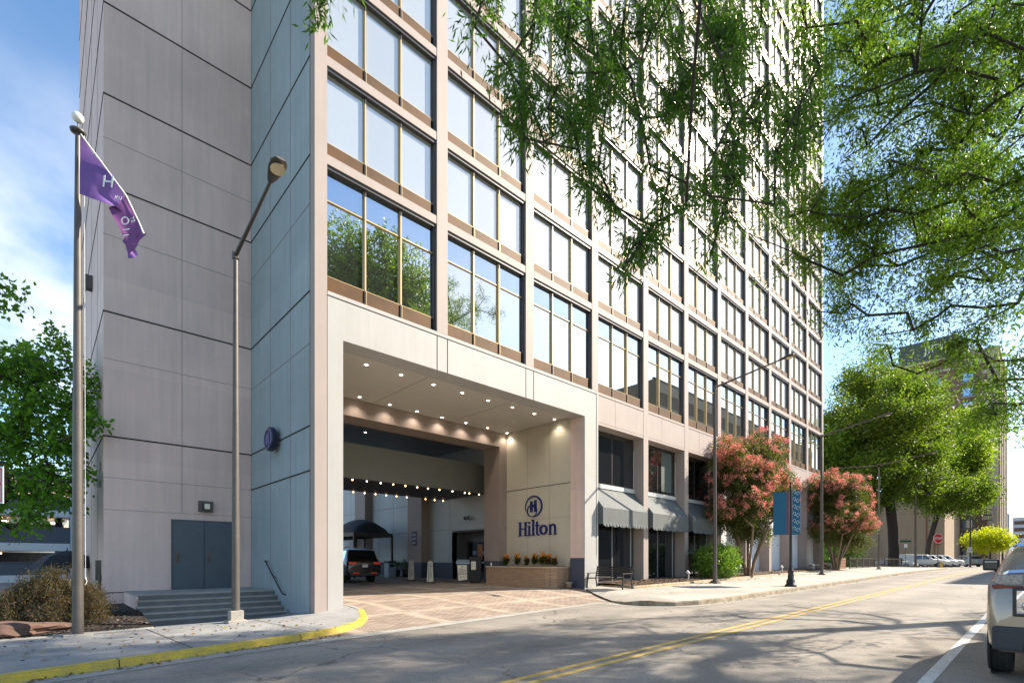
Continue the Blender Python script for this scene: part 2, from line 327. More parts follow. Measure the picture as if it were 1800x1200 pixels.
struct(patch('road', [(-60, -1.9), (150, -1.9), (150, 8.2), (83, 8.2), (83, 12), (17, 12), (17, 12.3), (4, 12.3), (4, 11.2), (-60, 11.2)], lambda x, y: hg(x), ASPH, 2))
struct(patch('ground', [(-900, -900), (2500, -900), (2500, 1500), (-900, 1500)], lambda x, y: -.6 , EARTH, 1e9))
struct(patch('terrain', [(83.4, -80), (700, -80), (700, 160), (83.4, 160)], lambda x, y: hg(x) - .012, ASPH2, 20))
struct(patch('far_lot', [(-60, 33), (83.4, 33), (83.4, 90), (-60, 90)], lambda x, y: hg(x) * .5 - .1, ASPH2, 10))
struct(patch('right_lot', [(52.7, 14.3), (83.4, 14.3), (83.4, 33.2), (52.7, 33.2)], lambda x, y: hg(x) + .02, ASPH2, 4))
struct(patch('driveway', [(2.2, 10.45), (15.3, 11.5), (15.5, 11.0), (16.6, 11.2), (18.7, 14.1), (19.3, 14.9), (19.3, 33), (6.8, 33), (6.8, 13.6), (6.0, 12.0), (5.0, 11.2)], zdrive, PAV, .6))
struct(patch('passage_paving', [(6.8, 33), (19.3, 33), (19.3, 60), (6.8, 60)], lambda x, y: zdrive(x, 33), CONC2, 4))
struct(patch('sidewalk', KL[:-1] + [(6.95, 33), (5.7, 33), (5.7, 16.4), (2, 16.4), (1.9, 14.35), (-60, 14.35)], zleft, CONC2, .8))
struct(patch('sidewalk', KR[:-1] + [(83.6, 14.3), (53, 14.3), (53, 14.2), (18.5, 14.2)], zright, CONC, .8))
struct(patch('lawn', [(-60, 14.3), (2.02, 14.3), (2.02, 34), (-60, 34)], lambda x, y: hg(x) + .08 + .02 * sm((y - 15) / 4), GRASS, 2))
struct(patch('opposite_sidewalk', [(-60, -6), (150, -6), (150, -1.9), (-60, -1.9)], lambda x, y: hg(x) + .13, CONC, 4))
struct(patch('opposite_verge', [(-60, -60), (150, -60), (150, -6), (-60, -6)], lambda x, y: hg(x) + .12, GRASS, 8))
def kerb(name, line, ztop, zbot, m, w=.16, side=1, joint=3.0):
    mb = MB(); pts = []
    for (a, b) in zip(line, line[1:]):
        a = Vector(a); b = Vector(b); n = max(1, int((b - a).length / .6))
        for i in range(n): pts.append(a + (b - a) * i / n)
    pts.append(Vector(line[-1])); n = len(pts); vs = []
    for i, p in enumerate(pts):
        d = (pts[min(i + 1, n - 1)] - pts[max(i - 1, 0)]).normalized(); q = Vector((-d.y, d.x)) * side
        i2 = p + q * w; t_ = ztop(p.x, p.y) + .006; bt = zbot(p.x, p.y) - .03
        o = p - q * .03
        vs += [(o.x, o.y, bt), (p.x - q.x * .015, p.y - q.y * .015, t_ - .025), (p.x + q.x * .015, p.y + q.y * .015, t_), (i2.x, i2.y, t_), (i2.x, i2.y, bt)]
    fs = [(5 * i + j, 5 * (i + 1) + j, 5 * (i + 1) + j + 1, 5 * i + j + 1) for i in range(n - 1) for j in range(4)]
    fs += [(0, 1, 2, 3, 4), tuple(5 * (n - 1) + j for j in (4, 3, 2, 1, 0))]
    mb.mesh(vs, fs, m)
    # joints between kerb stones
    acc = 0
    for i in range(1, n - 1):
        acc += (pts[i] - pts[i - 1]).length
        if acc > joint:
            acc = 0; d = (pts[i + 1] - pts[i - 1]).normalized(); q = Vector((-d.y, d.x)) * side
            j0 = 5 * i; P = [Vector(vs[j0 + k]) for k in range(4)]
            for k in range(3):
                a, b = P[k], P[k + 1]; e = Vector((d.x, d.y, 0)) * .008; off = Vector((-q.x, -q.y, .6)).normalized() * .002
                mb.face([a - e + off, a + e + off, b + e + off, b - e + off], JOINT)
    return struct(mb.build(name))
kerb('kerb', KL[:10], zleft, lambda x, y: hg(x), YEL)
kerb('kerb', KL[9:], zleft, zdrive, CONC2)
kerb('kerb', KR[1:], lambda x, y: zright(x, y) , lambda x, y: hg(x), pm('old_kerb', (.34, .29, .21), .9, ns=4, na=.5, bump=.4, bs=20, col2=(.14, .11, .07)), side=-1 if False else 1)
kerb('kerb', [(-60, -1.9), (150, -1.9)], lambda x, y: hg(x) + .13, lambda x, y: hg(x), CONC, side=-1)
def ribbon(name, a, b, m, dz, n=60):
    """sheet between two polylines, both sampled evenly"""
    def samp(l, k):
        l = [Vector(p) for p in l]; ds = [0]
        for p, q in zip(l, l[1:]): ds.append(ds[-1] + (q - p).length)
        res = []
        for i in range(k + 1):
            s_ = ds[-1] * i / k; j = max(0, min(len(l) - 2, next((j for j in range(len(l) - 1) if ds[j + 1] >= s_), len(l) - 2)))
            t_ = (s_ - ds[j]) / max(1e-6, ds[j + 1] - ds[j]); res.append(l[j] + (l[j + 1] - l[j]) * t_)
        return res
    A = samp(a, n); B = samp(b, n); mb = MB()
    vs = [(p.x, p.y, hg(p.x) + dz) for p in A] + [(p.x, p.y, hg(p.x) + dz) for p in B]
    mb.mesh(vs, [(i, i + 1, n + 2 + i, n + 1 + i) for i in range(n)], m, True)
    o = mb.build(name); return struct(o)
GUT = pm('gutter_concrete', (.34, .33, .30), .85, ns=1.8, na=.25, bump=.2, speck=.12)
ribbon('gutter', [(-60, 6.1), (-30, 7.7), (-8, 9.15), (-.41, 9.58), (2.4, 10.02), (8.7, 10.55), (15.3, 11.2)], [(-60, 6.66), (-30, 8.26), (-8, 9.66), (-.41, 10.06), (2.3, 10.52), (8.6, 11.1), (15.4, 11.75)], GUT, .007)
ribbon('gutter', [(14.7, 11.2), (14.6, 10.2), (14.7, 9.2), (15.4, 8.35), (16.5, 7.9), (18, 7.74), (40, 7.7), (78, 7.7)], [(15.5, 11.2), (15.1, 10.2), (15.2, 9.3), (15.75, 8.7), (16.6, 8.35), (18, 8.2), (40, 8.15), (78, 8.2)], pm('gutter_light', (.30, .28, .245), .85, ns=1.8, na=.25, speck=.12), .006, 90)
for y0, y1 in ((4.80, 4.92), (5.06, 5.18)):
    ribbon('centre_line', [(-40, y0), (76, y0)], [(-40, y1), (76, y1)], YLINE, .004, 60)
ribbon('parking_line', [(-40, 1.05), (24, 1.05)], [(-40, 1.20), (24, 1.20)], WLINE, .004, 50)
ribbon('stop_line', [(78, 1.4), (78, 4.6)], [(78.5, 1.4), (78.5, 4.6)], WLINE, .004, 3)
# expansion joints in the sidewalks
mbj = MB()
for x in (-3.4, -.6, 2.0, 4.3):
    yk = 10.0 + .17 * (x + .4) + .18; n = 12
    for i in range(n):
        a = yk + (14.3 - yk) * i / n; b = yk + (14.3 - yk) * (i + 1) / n; xa = x - (a - yk) * .06; xb = x - (b - yk) * .06
        mbj.face([(xa, a, zleft(xa, a) + .004), (xa + .022, a, zleft(xa, a) + .004), (xb + .022, b, zleft(xb, b) + .004), (xb, b, zleft(xb, b) + .004)], JOINT)
struct(mbj.build('sidewalk_joints'))
mbj = MB()
for i in range(16):
    x = 19.5 + i * 2.4; n = 5
    for k in range(n):
        a = 8.3 + 3.9 * k / n; b = 8.3 + 3.9 * (k + 1) / n
        mbj.face([(x, a, zright(x, a) + .005), (x + .02, a, zright(x, a) + .005), (x + .02, b, zright(x, b) + .005), (x, b, zright(x, b) + .005)], JOINT2)
struct(mbj.build('sidewalk_joints'))
# mulch beds
BED = [(18.8, 12.35), (19.6, 12.3), (26, 12.45), (34, 12.7), (44, 12.9), (52, 12.9)]
def zbed(x, y): return zright(x, 12.4) + .09 + .10 * sm((y - 12.3) / 1.2)
o = patch('mulch_bed', BED + [(52.6, 14.9), (18.7, 14.9)], zbed, MULCHB, .4); o['kind'] = 'stuff'
o = patch('mulch_bed', [(-14, 14.36), (1.98, 14.36), (2.0, 20.2), (1.45, 20.2), (-3, 20), (-5, 17.5), (-14, 16)], lambda x, y: hg(x) + .14 + .22 * sm((y - 14.4) / 3), MULCH, .4); o['kind'] = 'stuff'
def chips(name, n, area, zf, cols):
    mb = MB(); 
    for _ in range(n):
        x, y = area(); z = zf(x, y) + .012; a = random.random() * 6.28; l_ = random.uniform(.02, .06); w = l_ * random.uniform(.25, .5); t_ = random.uniform(-.02, .03)
        dx, dy = math.cos(a) * l_, math.sin(a) * l_; ex, ey = -math.sin(a) * w, math.cos(a) * w
        mb.face([(x - dx, y - dy, z), (x + ex, y + ey, z + t_), (x + dx, y + dy, z + .01), (x - ex, y - ey, z - t_ * .3)], random.choice(cols))
    o = mb.build(name, recalc=False); o['kind'] = 'stuff'
MC = [pm('chip_a', (.16, .10, .06), .9), pm('chip_b', (.08, .05, .035), .9), pm('chip_c', (.25, .17, .11), .9)]
chips('mulch_chips', 5000, lambda: (random.uniform(18.9, 52), random.uniform(12.6, 14.1)) if random.random() < .4 else (random.uniform(18.9, 30), random.uniform(12.55, 14.2)), zbed, MC)
MD = [pm('chip_d', (.05, .036, .028), .9), pm('chip_e', (.025, .018, .014), .9), pm('chip_f', (.10, .08, .065), .9)]
chips('mulch_chips', 3500, lambda: (random.uniform(-5, 1.95), random.uniform(14.4, 17)), lambda x, y: hg(x) + .14 + .22 * sm((y - 14.4) / 3), MD)
LT = [pm('dry_leaf_a', (.22, .13, .05), .9), pm('dry_leaf_b', (.12, .08, .04), .9), pm('dry_leaf_c', (.20, .19, .06), .9)]
def gut():
    if random.random() < .5:
        x = random.uniform(-3, 5); return x, 10.03 + .16 * (x + .41) - abs(random.gauss(0, .14)) - .05
    x = random.uniform(16, 60); return x, 8.05 - abs(random.gauss(0, .15))
chips('leaf_litter', 420, gut, lambda x, y: hg(x) + .008, LT)
chips('leaf_litter', 260, lambda: (random.uniform(-3, 5), random.uniform(11, 14.2)), lambda x, y: zleft(x, y) - .002, LT)
chips('leaf_litter', 300, lambda: (random.uniform(19, 50), 12.2 - abs(random.gauss(0, .3))), lambda x, y: zright(x, y) - .002, LT)
def edging(name, line, zf, m):
    return kerb(name, line, lambda x, y: zf(x, y), lambda x, y: zf(x, y) - .15, m, w=.14, joint=2.2)
STONE = pm('stone_edging', (.46, .36, .22), .9, ns=6, na=.5, bump=.5, bs=14)
edging('bed_edging', [(18.75, 14.1), (18.8, 12.3), (19.6, 12.25), (26, 12.4), (34, 12.65), (44, 12.85), (52, 12.85)], lambda x, y: zright(x, 12.4) + .10, STONE)
edging('bed_edging', [(-14, 14.34), (1.95, 14.34)], lambda x, y: zleft(x, 14.3) + .015, CONC)
# ================================================================ HOTEL
HB = (5.66, 14.18, 0)
hotel = thing('hotel_building', 'tall pale concrete hotel tower with a grid of reflective windows and a covered drive-through entrance', 'hotel', HB)
def hp(mb, name, bevel=0, par=None):
    o = mb.build(name, hotel, HB, bevel=bevel)
    if par: o.parent = par
    return o
TOP = 59.3; YF = 14.18
CX = [5.84] + [5.80 + 4.245 * i for i in range(1, 12)]          # column centres
def cedge(i): return (5.66, 6.02) if i == 0 else (CX[i] - .22, CX[i] + .22)
ROWS = [13.42 + 2.84 * k for k in range(16)]
# --- blue-grey side wall and pink end wall
ZT = [4.33, 5.62, 9.5, 13.42] + ROWS[1:]
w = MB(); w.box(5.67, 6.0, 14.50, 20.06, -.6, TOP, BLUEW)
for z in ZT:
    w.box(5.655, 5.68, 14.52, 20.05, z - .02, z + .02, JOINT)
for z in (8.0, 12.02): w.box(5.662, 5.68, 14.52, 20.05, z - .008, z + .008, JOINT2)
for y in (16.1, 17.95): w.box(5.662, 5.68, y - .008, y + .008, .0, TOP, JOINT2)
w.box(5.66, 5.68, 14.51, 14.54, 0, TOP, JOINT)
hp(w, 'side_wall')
w = MB(); w.box(1.44, 5.668, 20.08, 33, -.6, TOP, PINK)
for z in [5.62, 9.5, 13.42] + ROWS[1:]:
    w.box(1.43, 5.665, 20.066, 20.09, z - .022, z + .022, JOINT); w.box(1.425, 1.45, 20.07, 33, z - .02, z + .02, JOINT)
for z in (3.33, 4.33, 8.04, 11.9, 14.9): w.box(1.43, 5.66, 20.074, 20.09, z - .007, z + .007, JOINT2)
w.box(1.44, 3.2, 20.068, 20.09, .72, .745, JOINT)
w.box(3.50, 3.514, 20.074, 20.09, 3.33, TOP, JOINT2)
for y in (22.4, 25.1, 28.2): w.box(1.434, 1.45, y - .01, y + .01, 0, TOP, JOINT2)
hp(w, 'end_wall')
# corner pier and portal frame in white
w = MB(); w.box(5.66, 6.02, YF, 14.50, -.4, TOP, BEIGE)
hp(w, 'corner_pier')
w = MB()
w.box(6.022, 6.5, YF + .004, 33, -.4, 8.2, WHITE); w.box(6.022, 17.78, YF + .004, 14.95, 8.2, 9.5, WHITE)
w.box(17.78, 18.62, YF + .004, 15.01, 1.86, 9.5, WHITE); w.box(17.778, 18.64, YF + .002, 15.02, -.2, 1.86, WHITE)
w.box(17.77, 17.782, YF + .05, 15.01, 1.86, 8.2, PINK); w.box(17.766, 17.782, YF + .02, 15.03, -.2, 1.86, NAVY)
w.box(6.022, 6.40, 14.951, 33, 8.201, 9.5, WHITE)
w.box(6.018, 6.03, YF - .002, YF + .01, .2, 9.5, JOINT)
w.box(6.02, 18.62, YF - .004, YF + .01, 9.36, 9.385, JOINT)
for x in (9.83, 10.26, 14.07, 14.51): w.box(x - .01, x + .01, YF - .004, YF + .01, 8.2, 9.36, JOINT)
w.box(18.61, 18.63, YF - .004, YF + .01, 2, 9.4, JOINT)
hp(w, 'portal_frame')
# soffit etc.
CEIL = pm('soffit_paint', (.52, .50, .45), .7, ns=.8, na=.08)
BROWN = pm('brown_beam_paint', (.30, .235, .205), .6, ns=.6, na=.12, streak=.08)
w = MB(); w.box(6.5, 17.8, 14.95, 19.45, 8.34, 8.6, CEIL)
for x in (10.2, 14.3): w.box(x - .012, x + .012, 14.96, 19.44, 8.334, 8.35, JOINT2)
hp(w, 'soffit')
w = MB(); w.box(6.5, 17.35, 19.43, 20.62, 7.62, 8.36, BROWN); w.box(17.35, 17.86, 19.43, 20.67, 1.72, 8.36, BROWN); w.box(17.345, 17.865, 19.425, 20.675, 0, 1.72, NAVY)
hp(w, 'inner_beam')
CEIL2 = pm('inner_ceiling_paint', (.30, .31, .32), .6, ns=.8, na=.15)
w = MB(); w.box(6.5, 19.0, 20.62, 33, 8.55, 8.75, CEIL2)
for (x, y) in ((12.5, 23.2), (13.6, 23.4)): w.box(x, x + .6, y, y + .6, 8.53, 8.56, JOINT2)
hp(w, 'inner_ceiling')
# logo wall
LW = pm('logo_wall_paint', (.52, .475, .38), .55, ns=.6, na=.10, streak=.06)
w = MB(); w.box(17.86, 18.3, 15.01, 19.43, 0, 8.5, LW)
for z, t_, mm_ in ((5.35, .03, JOINT), (3.78, .008, JOINT2)): w.box(17.852, 17.87, 15.02, 19.42, z - t_ / 2, z + t_ / 2, mm_)
for y in (16.4, 17.9): w.box(17.855, 17.87, y - .007, y + .007, 0, 8.4, JOINT2)
hp(w, 'logo_wall')
# lettering: blue ring emblem and serif word, on the wall that faces -x (right = -y)
def ltr(mb, poly, m, x=17.86, y0=0, z0=0, s=1, th=.05):
    P = [(y0 - px * s, z0 + pz * s) for px, pz in poly]; mb.prism(P, 'x', x - th, x + .002, m)
def arc(cx, cz, ro, ri, a0, a1, wf=lambda t: 1, n=40, ax=1):
    res = []
    for i in range(n + 1):
        t_ = i / n; a = R(a0 + (a1 - a0) * t_); k = wf(t_); mid = (ro + ri) / 2; h = (ro - ri) / 2 * k
        res.append((cx, cz, a, mid - h, mid + h))
    return res
def arcmesh(mb, pts, y0, z0, s, m, x=17.86, th=.05, ax=1.0):
    vs = []; n = len(pts)
    for cx, cz, a, r1, r2 in pts:
        for r_ in (r1, r2):
            px = cx + math.cos(a) * r_ * ax; pz = cz + math.sin(a) * r_
            vs += [(x - th, y0 - px * s, z0 + pz * s), (x + .002, y0 - px * s, z0 + pz * s)]
    fs = []
    for i in range(n - 1):
        a = 4 * i; b = a + 4
        fs += [(a, b, b + 2, a + 2), (a + 1, a + 3, b + 3, b + 1), (a, a + 1, b + 1, b), (a + 2, b + 2, b + 3, a + 3)]
    mb.mesh(vs, fs, m)
def hilton_word(mb, y0, z0, s, m, x=17.86, th=.05):
    def rect(a, b, c, d): ltr(mb, [(a, c), (b, c), (b, d), (a, d)], m, x, y0, z0, s, th)
    # H
    for sx_ in (0, .56):
        rect(sx_ + .08, sx_ + .26, 0, 1); rect(sx_, sx_ + .34, 0, .06); rect(sx_, sx_ + .34, .94, 1)
    rect(.26, .64, .47, .56)
    # i
    rect(1.03, 1.19, 0, .72); rect(.96, 1.26, 0, .06); rect(.96, 1.1, .66, .72); rect(1.03, 1.19, .85, 1.0)
    # l
    rect(1.42, 1.59, 0, 1.12); rect(1.34, 1.67, 0, .06); rect(1.34, 1.5, 1.06, 1.12)
    # t
    rect(1.80, 1.96, .08, .98); rect(1.70, 2.12, .66, .74); arcmesh(mb, arc(2.02, .16, .2, .06, 180, 320, lambda t: 1 - .5 * t), y0, z0, s, m, x, th)
    # o
    arcmesh(mb, arc(2.50, .37, .38, .20, 0, 360, lambda t: .55 + .6 * abs(math.cos(math.pi * 2 * t))), y0, z0, s, m, x, th)
    # n
    rect(3.05, 3.21, 0, .72); rect(2.98, 3.28, 0, .06); rect(2.98, 3.1, .66, .72)
    arcmesh(mb, arc(3.39, .50, .26, .12, 10, 165, lambda t: 1.1 - .5 * t), y0, z0, s, m, x, th); rect(3.50, 3.66, 0, .53); rect(3.43, 3.73, 0, .06)
w = MB(); hilton_word(w, 18.52, 2.98, .70, LOGO); hp(w, 'lettering')
w = MB(); s_ = 1.0
def emblem(mb, y0, z0, s, m, x, th=.05, fg=None):
    arcmesh(mb, arc(0, 0, .66, .56, -150, 205, lambda t: .15 + .85 * math.sin(math.pi * t) ** 1.2, 60), y0, z0, s, m, x, th, 1.12)
    arcmesh(mb, arc(-.12, -.25, .385, .335, 235, -75, lambda t: 1.2 - .9 * t, 40), y0, z0, s, m, x, th, 1.12)
    for a, b, sh in ((-.28, -.09, 0), (.06, .25, .04)):
        ltr(mb, [(a, -.33), (b, -.33), (b, .33 + sh), (a, .33 + sh)], m, x, y0, z0, s, th)
    ltr(mb, [(-.09, -.03), (.06, -.03), (.06, .1), (-.09, .1)], m, x, y0, z0, s, th)
emblem(w, 17.45, 4.42, .82, LOGO, 17.86); hp(w, 'emblem')
# marquee canopy hung inside the passage
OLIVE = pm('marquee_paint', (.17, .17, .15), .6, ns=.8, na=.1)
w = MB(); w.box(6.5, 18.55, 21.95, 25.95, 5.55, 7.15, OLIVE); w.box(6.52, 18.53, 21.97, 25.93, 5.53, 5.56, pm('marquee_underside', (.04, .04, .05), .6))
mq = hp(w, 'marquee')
def bulb(mb_p, c, r, m, name='bulb', par=None):
    b_ = MB(); b_.lathe([(0.001, -r), (r * .7, -r * .7), (r, 0), (r * .7, r * .7), (.001, r)], m, 8, c); o = b_.build(name, hotel, HB); o.parent = par or hotel; return o
for px_, py_ in ((614, 843), (637, 846.5), (660, 849.5), (682, 852), (703, 854.5), (723, 857), (742.5, 859), (761.5, 861.5), (779, 865), (797, 868), (813.5, 867.5), (830, 869.5), (846, 871.5)):
    p = atz(px_, py_, 5.5); bulb(None, (p.x, 21.99, 5.47), .038, LAMPON, par=mq)
for px_ in (621, 641, 660, 679, 697, 715, 748, 764, 779):
    p = at(px_, 870, 28); k = 25.9 / p.y; bulb(None, (p.x * k, 25.9, 5.47), .036, LAMPON, par=mq)
# downlights
for px_, py_ in ((644, 641), (705, 659), (762, 676), (812.5, 690.5), (858, 704), (900.6, 716), (939, 727), (974.5, 737), (632, 698), (685, 711), (733, 723), (777, 733.6), (818.6, 743), (857, 752), (891, 761)):
    p = atz(px_, py_, 8.33); d_ = MB(); d_.lathe([(.001, -.002), (.05, -.002)], LAMPW, 14, (p.x, p.y, 8.33)); d_.lathe([(.075, 0), (.11, -.012), (.12, .008)], WTXT, 14, (p.x, p.y, 8.33))
    hp(d_, 'downlight')
    sd_ = bpy.data.lights.new('downlight_lamp', 'SPOT'); sd_.energy = 28; sd_.color = (1, .88, .72); sd_.spot_size = R(125); sd_.spot_blend = .8; sd_.shadow_soft_size = .06
    so_ = bpy.data.objects.new('downlight_lamp', sd_); COL.objects.link(so_); so_.location = (p.x, p.y, 8.30)
p = atz(642, 760, 8.53); d_ = MB(); d_.lathe([(.001, -.002), (.05, -.002)], LAMPW, 14, (p.x, p.y, 8.54)); d_.lathe([(.075, 0), (.11, -.012), (.12, .008)], WTXT, 14, (p.x, p.y, 8.54)); hp(d_, 'downlight')
# passage wall, piers, doorway
PWALL = pm('passage_wall_paint', (.50, .53, .52), .6, ns=.6, na=.08, streak=.08)
w = MB()
DY0, DY1 = 21.2, 25.7
w.box(19, 19.3, 20.7, DY0, 1.6, 8.7, PWALL); w.box(19, 19.3, DY0, DY1, 3.55, 8.7, PWALL); w.box(19, 19.3, DY1, 62, 1.62, 9.0, PWALL)
w.box(18.99, 19.3, 20.7, DY0, 0, 1.6, NAVY); w.box(18.99, 19.3, DY1, 62, 0, 1.62, NAVY)
w.box(17.86, 19.3, 20.6, 20.7, 0, 8.7, PWALL)
for y in (26, 28.4, 30.6, 33, 35.2, 37.5, 40, 42.5): w.box(18.992, 19.01, y - .008, y + .008, 1.62, 9, JOINT2)
for z in (3.7, 5.6, 7.4): w.box(18.985, 19.01, DY1, 62, z - .012, z + .012, JOINT2)
# pier projecting into the passage
for y0, y1 in ((28.3, 30.0), (36.2, 37.9)):
    w.box(18.35, 18.99, y0, y1, 1.62, 9, BROWN); w.box(18.345, 18.995, y0 - .005, y1 + .005, 0, 1.62, NAVY)
w.box(19.3, 21, 20.7, 33, 8.7, 9.5, PWALL)
hp(w, 'passage_wall')
w = MB(); w.box(19.9, 20.0, DY0, DY1, 0, 3.55, pm('porch_grey', (.12, .125, .12), .6)); w.box(19.0, 19.95, DY1, DY1 + .1, 0, 3.55, MATS['porch_grey']); w.box(19, 19.95, DY0, DY1, 3.5, 3.6, MATS['porch_grey'])
w.box(19.3, 20, DY0 - .1, DY0, 0, 3.55, MATS['porch_grey'])
dr = hp(w, 'doorway')
w = MB(); w.box(19.82, 19.9, 23.2, 25.3, .7, 3.0, DFRAME); w.box(19.80, 19.83, 24.35, 25.2, .95, 2.9, DGLASS); w.box(19.80, 19.83, 23.35, 24.25, .95, 2.9, DGLASS)
w.box(19.795, 19.83, 23.75, 24.2, 1.8, 2.75, pm('orange_poster', (.55, .22, .08), .6, ns=4, na=.6))
hp(w, 'door', par=dr)
w = MB(); w.box(18.9, 19.0, 23.8, 24.2, 4.3, 4.45, WHITE); w.lathe([(.001, -.1), (.1, -.08), (.13, 0), (.1, .1)], CLEAR, 12, (18.85, 23.85, 4.3), M=Matrix.Rotation(R(-60), 4, 'Y')); w.lathe([(.001, -.1), (.1, -.08), (.13, 0), (.1, .1)], CLEAR, 12, (18.85, 24.2, 4.3), M=Matrix.Rotation(R(-60), 4, 'Y')); hp(w, 'floodlight')
# sign on the passage pier
w = MB(); w.box(18.32, 18.345, 28.85, 29.4, 2.75, 3.7, NAVY); sgn = hp(w, 'notice_sign')
for i, s in enumerate(('PARK', 'AHEAD', 'RIGHT')):
    text('notice_text', s, .15, WTXT, Matrix.Translation(-Vector(HB)) @ frame_mat((18.315, 29.12, 3.42 - .27 * i), (0, -1, 0)), sgn)
# --- facade frame: columns and beams
w = MB()
for i in range(1, 12):
    a, b = cedge(i); z0 = 9.5 if i < 3 else 0.1
    w.box(a, b, YF, 14.95 if i >= 3 else 14.6, max(z0, 9.5) , TOP, BEIGE)
    if i > 3: w.box(a, b, YF, 14.95, 0.1, 9.5, BEIGE)
    if i == 3: w.box(18.64, b, YF, 15.2, .1, 9.5, WHITE)
for i in range(11):
    a = cedge(i)[1]; b = cedge(i + 1)[0]
    for k, z in enumerate(ROWS): w.box(a, b, YF + .012, 14.62, z - .27, z, BEIGE)
    w.box(a, b, YF + .012, 14.62, TOP - .01 - .9, TOP, BEIGE)
hp(w, 'facade_frame')
w = MB()
for i in range(3, 11):
    a = cedge(i)[1]; b = cedge(i + 1)[0]
    w.box(a, b, YF + .008, 14.95, 8.0, 9.5, BEIGE); w.box(a, b, YF, YF + .02, 9.36, 9.38, JOINT)
    w.box(a + 1.35, a + 1.36, YF + .004, YF + .02, 8.0, 9.36, JOINT2); w.box(a, b, YF + .003, YF + .02, 8.12, 8.135, JOINT2)
hp(w, 'fascia')
w = MB(); w.box(6.02, 52.5, 14.66, 33, 9.5, TOP - .02, pm('core_wall', (.25, .23, .21), .8)); w.box(52.5, 52.72, 14.18 + .44, 33, .1, TOP, PINK); w.box(20.05, 52.5, 20.7, 33, 0, 9.5, BEIGE)
w.box(1.44, 52.72, 33.0, 33.2, 9.5, TOP, PINK)
hp(w, 'tower_core')
w = MB(); w.box(1.3, 52.9, 14.0, 33.3, TOP, TOP + .4, BEIGE); hp(w, 'roof')
# --- windows
def win_meshes(h, tall):
    wd = 3.805; t3 = (wd - .09) / 3
    f = MB(); g = MB(); s = MB(); sp = .46 if tall else .40
    f.box(0, wd, .05, .22, h - .11, h, DFRAME); f.box(wd - .09, wd, .08, .22, 0, h - .11, DFRAME); f.box(0, .03, .10, .22, 0, h - .11, DFRAME)
    for k in (1, 2):
        x = t3 * k; f.box(x - .022, x + .022, .10, .2, .0, h - .11, GOLD); f.box(x - .022, x + .022, .095, .14, h - .30, h - .11, DFRAME)
        f.box(x - .045, x - .026, .06, .2, 0, sp, DFRAME)
    f.box(0, wd - .09, .13, .2, sp, sp + .03, GOLD)
    if tall: f.box(0, wd - .09, .14, .2, 2.67, 2.70, GOLD)
    for k in range(3):
        a = t3 * k + .025; b = t3 * (k + 1) - .048 if k < 2 else wd - .20
        s.box(a, b, .09, .18, .03, sp - .005, BRONZE); s.box(a - .012, a + .004, .08, .19, .02, sp, GOLD); s.box(a, b, .085, .19, sp - .012, sp + .004, GOLD)
        a = t3 * k + .02; b = t3 * (k + 1) - .02
        ti = [(.0008, -.0006), (-.0007, .0004), (.0003, .0009)][k]
        y = .19
        zs = [(sp + .03, 2.67), (2.70, h - .11)] if tall else [(sp + .03, h - .11)]
        for (z0, z1) in zs:
            g.face([(a, y + ti[0], z0), (b, y - ti[0], z0), (b, y - ti[0] + ti[1], z1), (a, y + ti[0] + ti[1], z1)], GLASS2 if (tall and z0 > 2) else (GLASST if tall else GLASS))
    return f, g, s
GLASS2 = glassmat('upper_light_glass', (.72, .80, .86), .60, (.05, .06, .07)); GLASST = glassmat('tall_window_glass', (1, .98, .93), .62, (.05, .055, .05))
def proj(x, y, z):
    dz = x * FV[0] + y * FV[1]; dx = x * RV[0] + y * RV[1]
    return (900 + FPX * dx / dz, 985 - FPX * (z - ZC) / dz)
slots = []
for i in range(11):
    a = cedge(i)[1]
    slots.append((i, -1, a, 9.5, True))
    for k, z in enumerate(ROWS[:-1]): slots.append((i, k, a, z, False))
def score(s):
    x0, y0 = proj(s[2], YF, s[3] + 1.3); x1, _ = proj(s[2] + 3.8, YF, s[3] + 1.3); _, ya = proj(s[2] + 1.9, YF, s[3]); _, yb = proj(s[2] + 1.9, YF, s[3] + (3.65 if s[4] else 2.57))
    yb = max(0, yb); ya = max(0, ya)
    return -(x1 - x0) * (ya - yb)
slots.sort(key=score)
protos = {}
rest = [MB(), MB(), MB()]
for n_, (i, k, a, z, tall) in enumerate(slots):
    h = (ROWS[0] - .27 - 9.5) if tall else 2.57
    if n_ < 100:
        if tall not in protos:
            f, g, s = win_meshes(h, tall)
            protos[tall] = [q.build(nm, recalc=(nm != 'pane')) for q, nm in ((f, 'window'), (g, 'pane'), (s, 'spandrel'))]; objs = protos[tall]
        else: objs = [o.copy() for o in protos[tall]]; [COL.objects.link(o) for o in objs]
        objs[0].parent = hotel; objs[0].location = (a - HB[0], YF + .0 - HB[1], z)
        objs[1].parent = objs[0]; objs[2].parent = objs[0]
        for o in objs[1:]: o.location = (0, 0, 0)
    elif score((i, k, a, z, tall)) < 0 or k < 14:
        for q, r_ in zip(win_meshes(h, tall), rest):
            base = len(r_.v); r_.v += [(v[0] + a, v[1] + YF + .0, v[2] + z) for v in q.v]
            r_.f += [tuple(base + j for j in f) for f in q.f]; r_.m += [r_.mi(q.ms[j]) for j in q.m]; r_.sm += q.sm
allr = MB()
for r_ in rest:
    base = len(allr.v); allr.v += r_.v; allr.f += [tuple(base + j for j in f) for f in r_.f]; allr.m += [allr.mi(r_.ms[j]) for j in r_.m]; allr.sm += r_.sm
o = allr.build('windows', hotel, HB, recalc=False); o['kind'] = 'stuff'
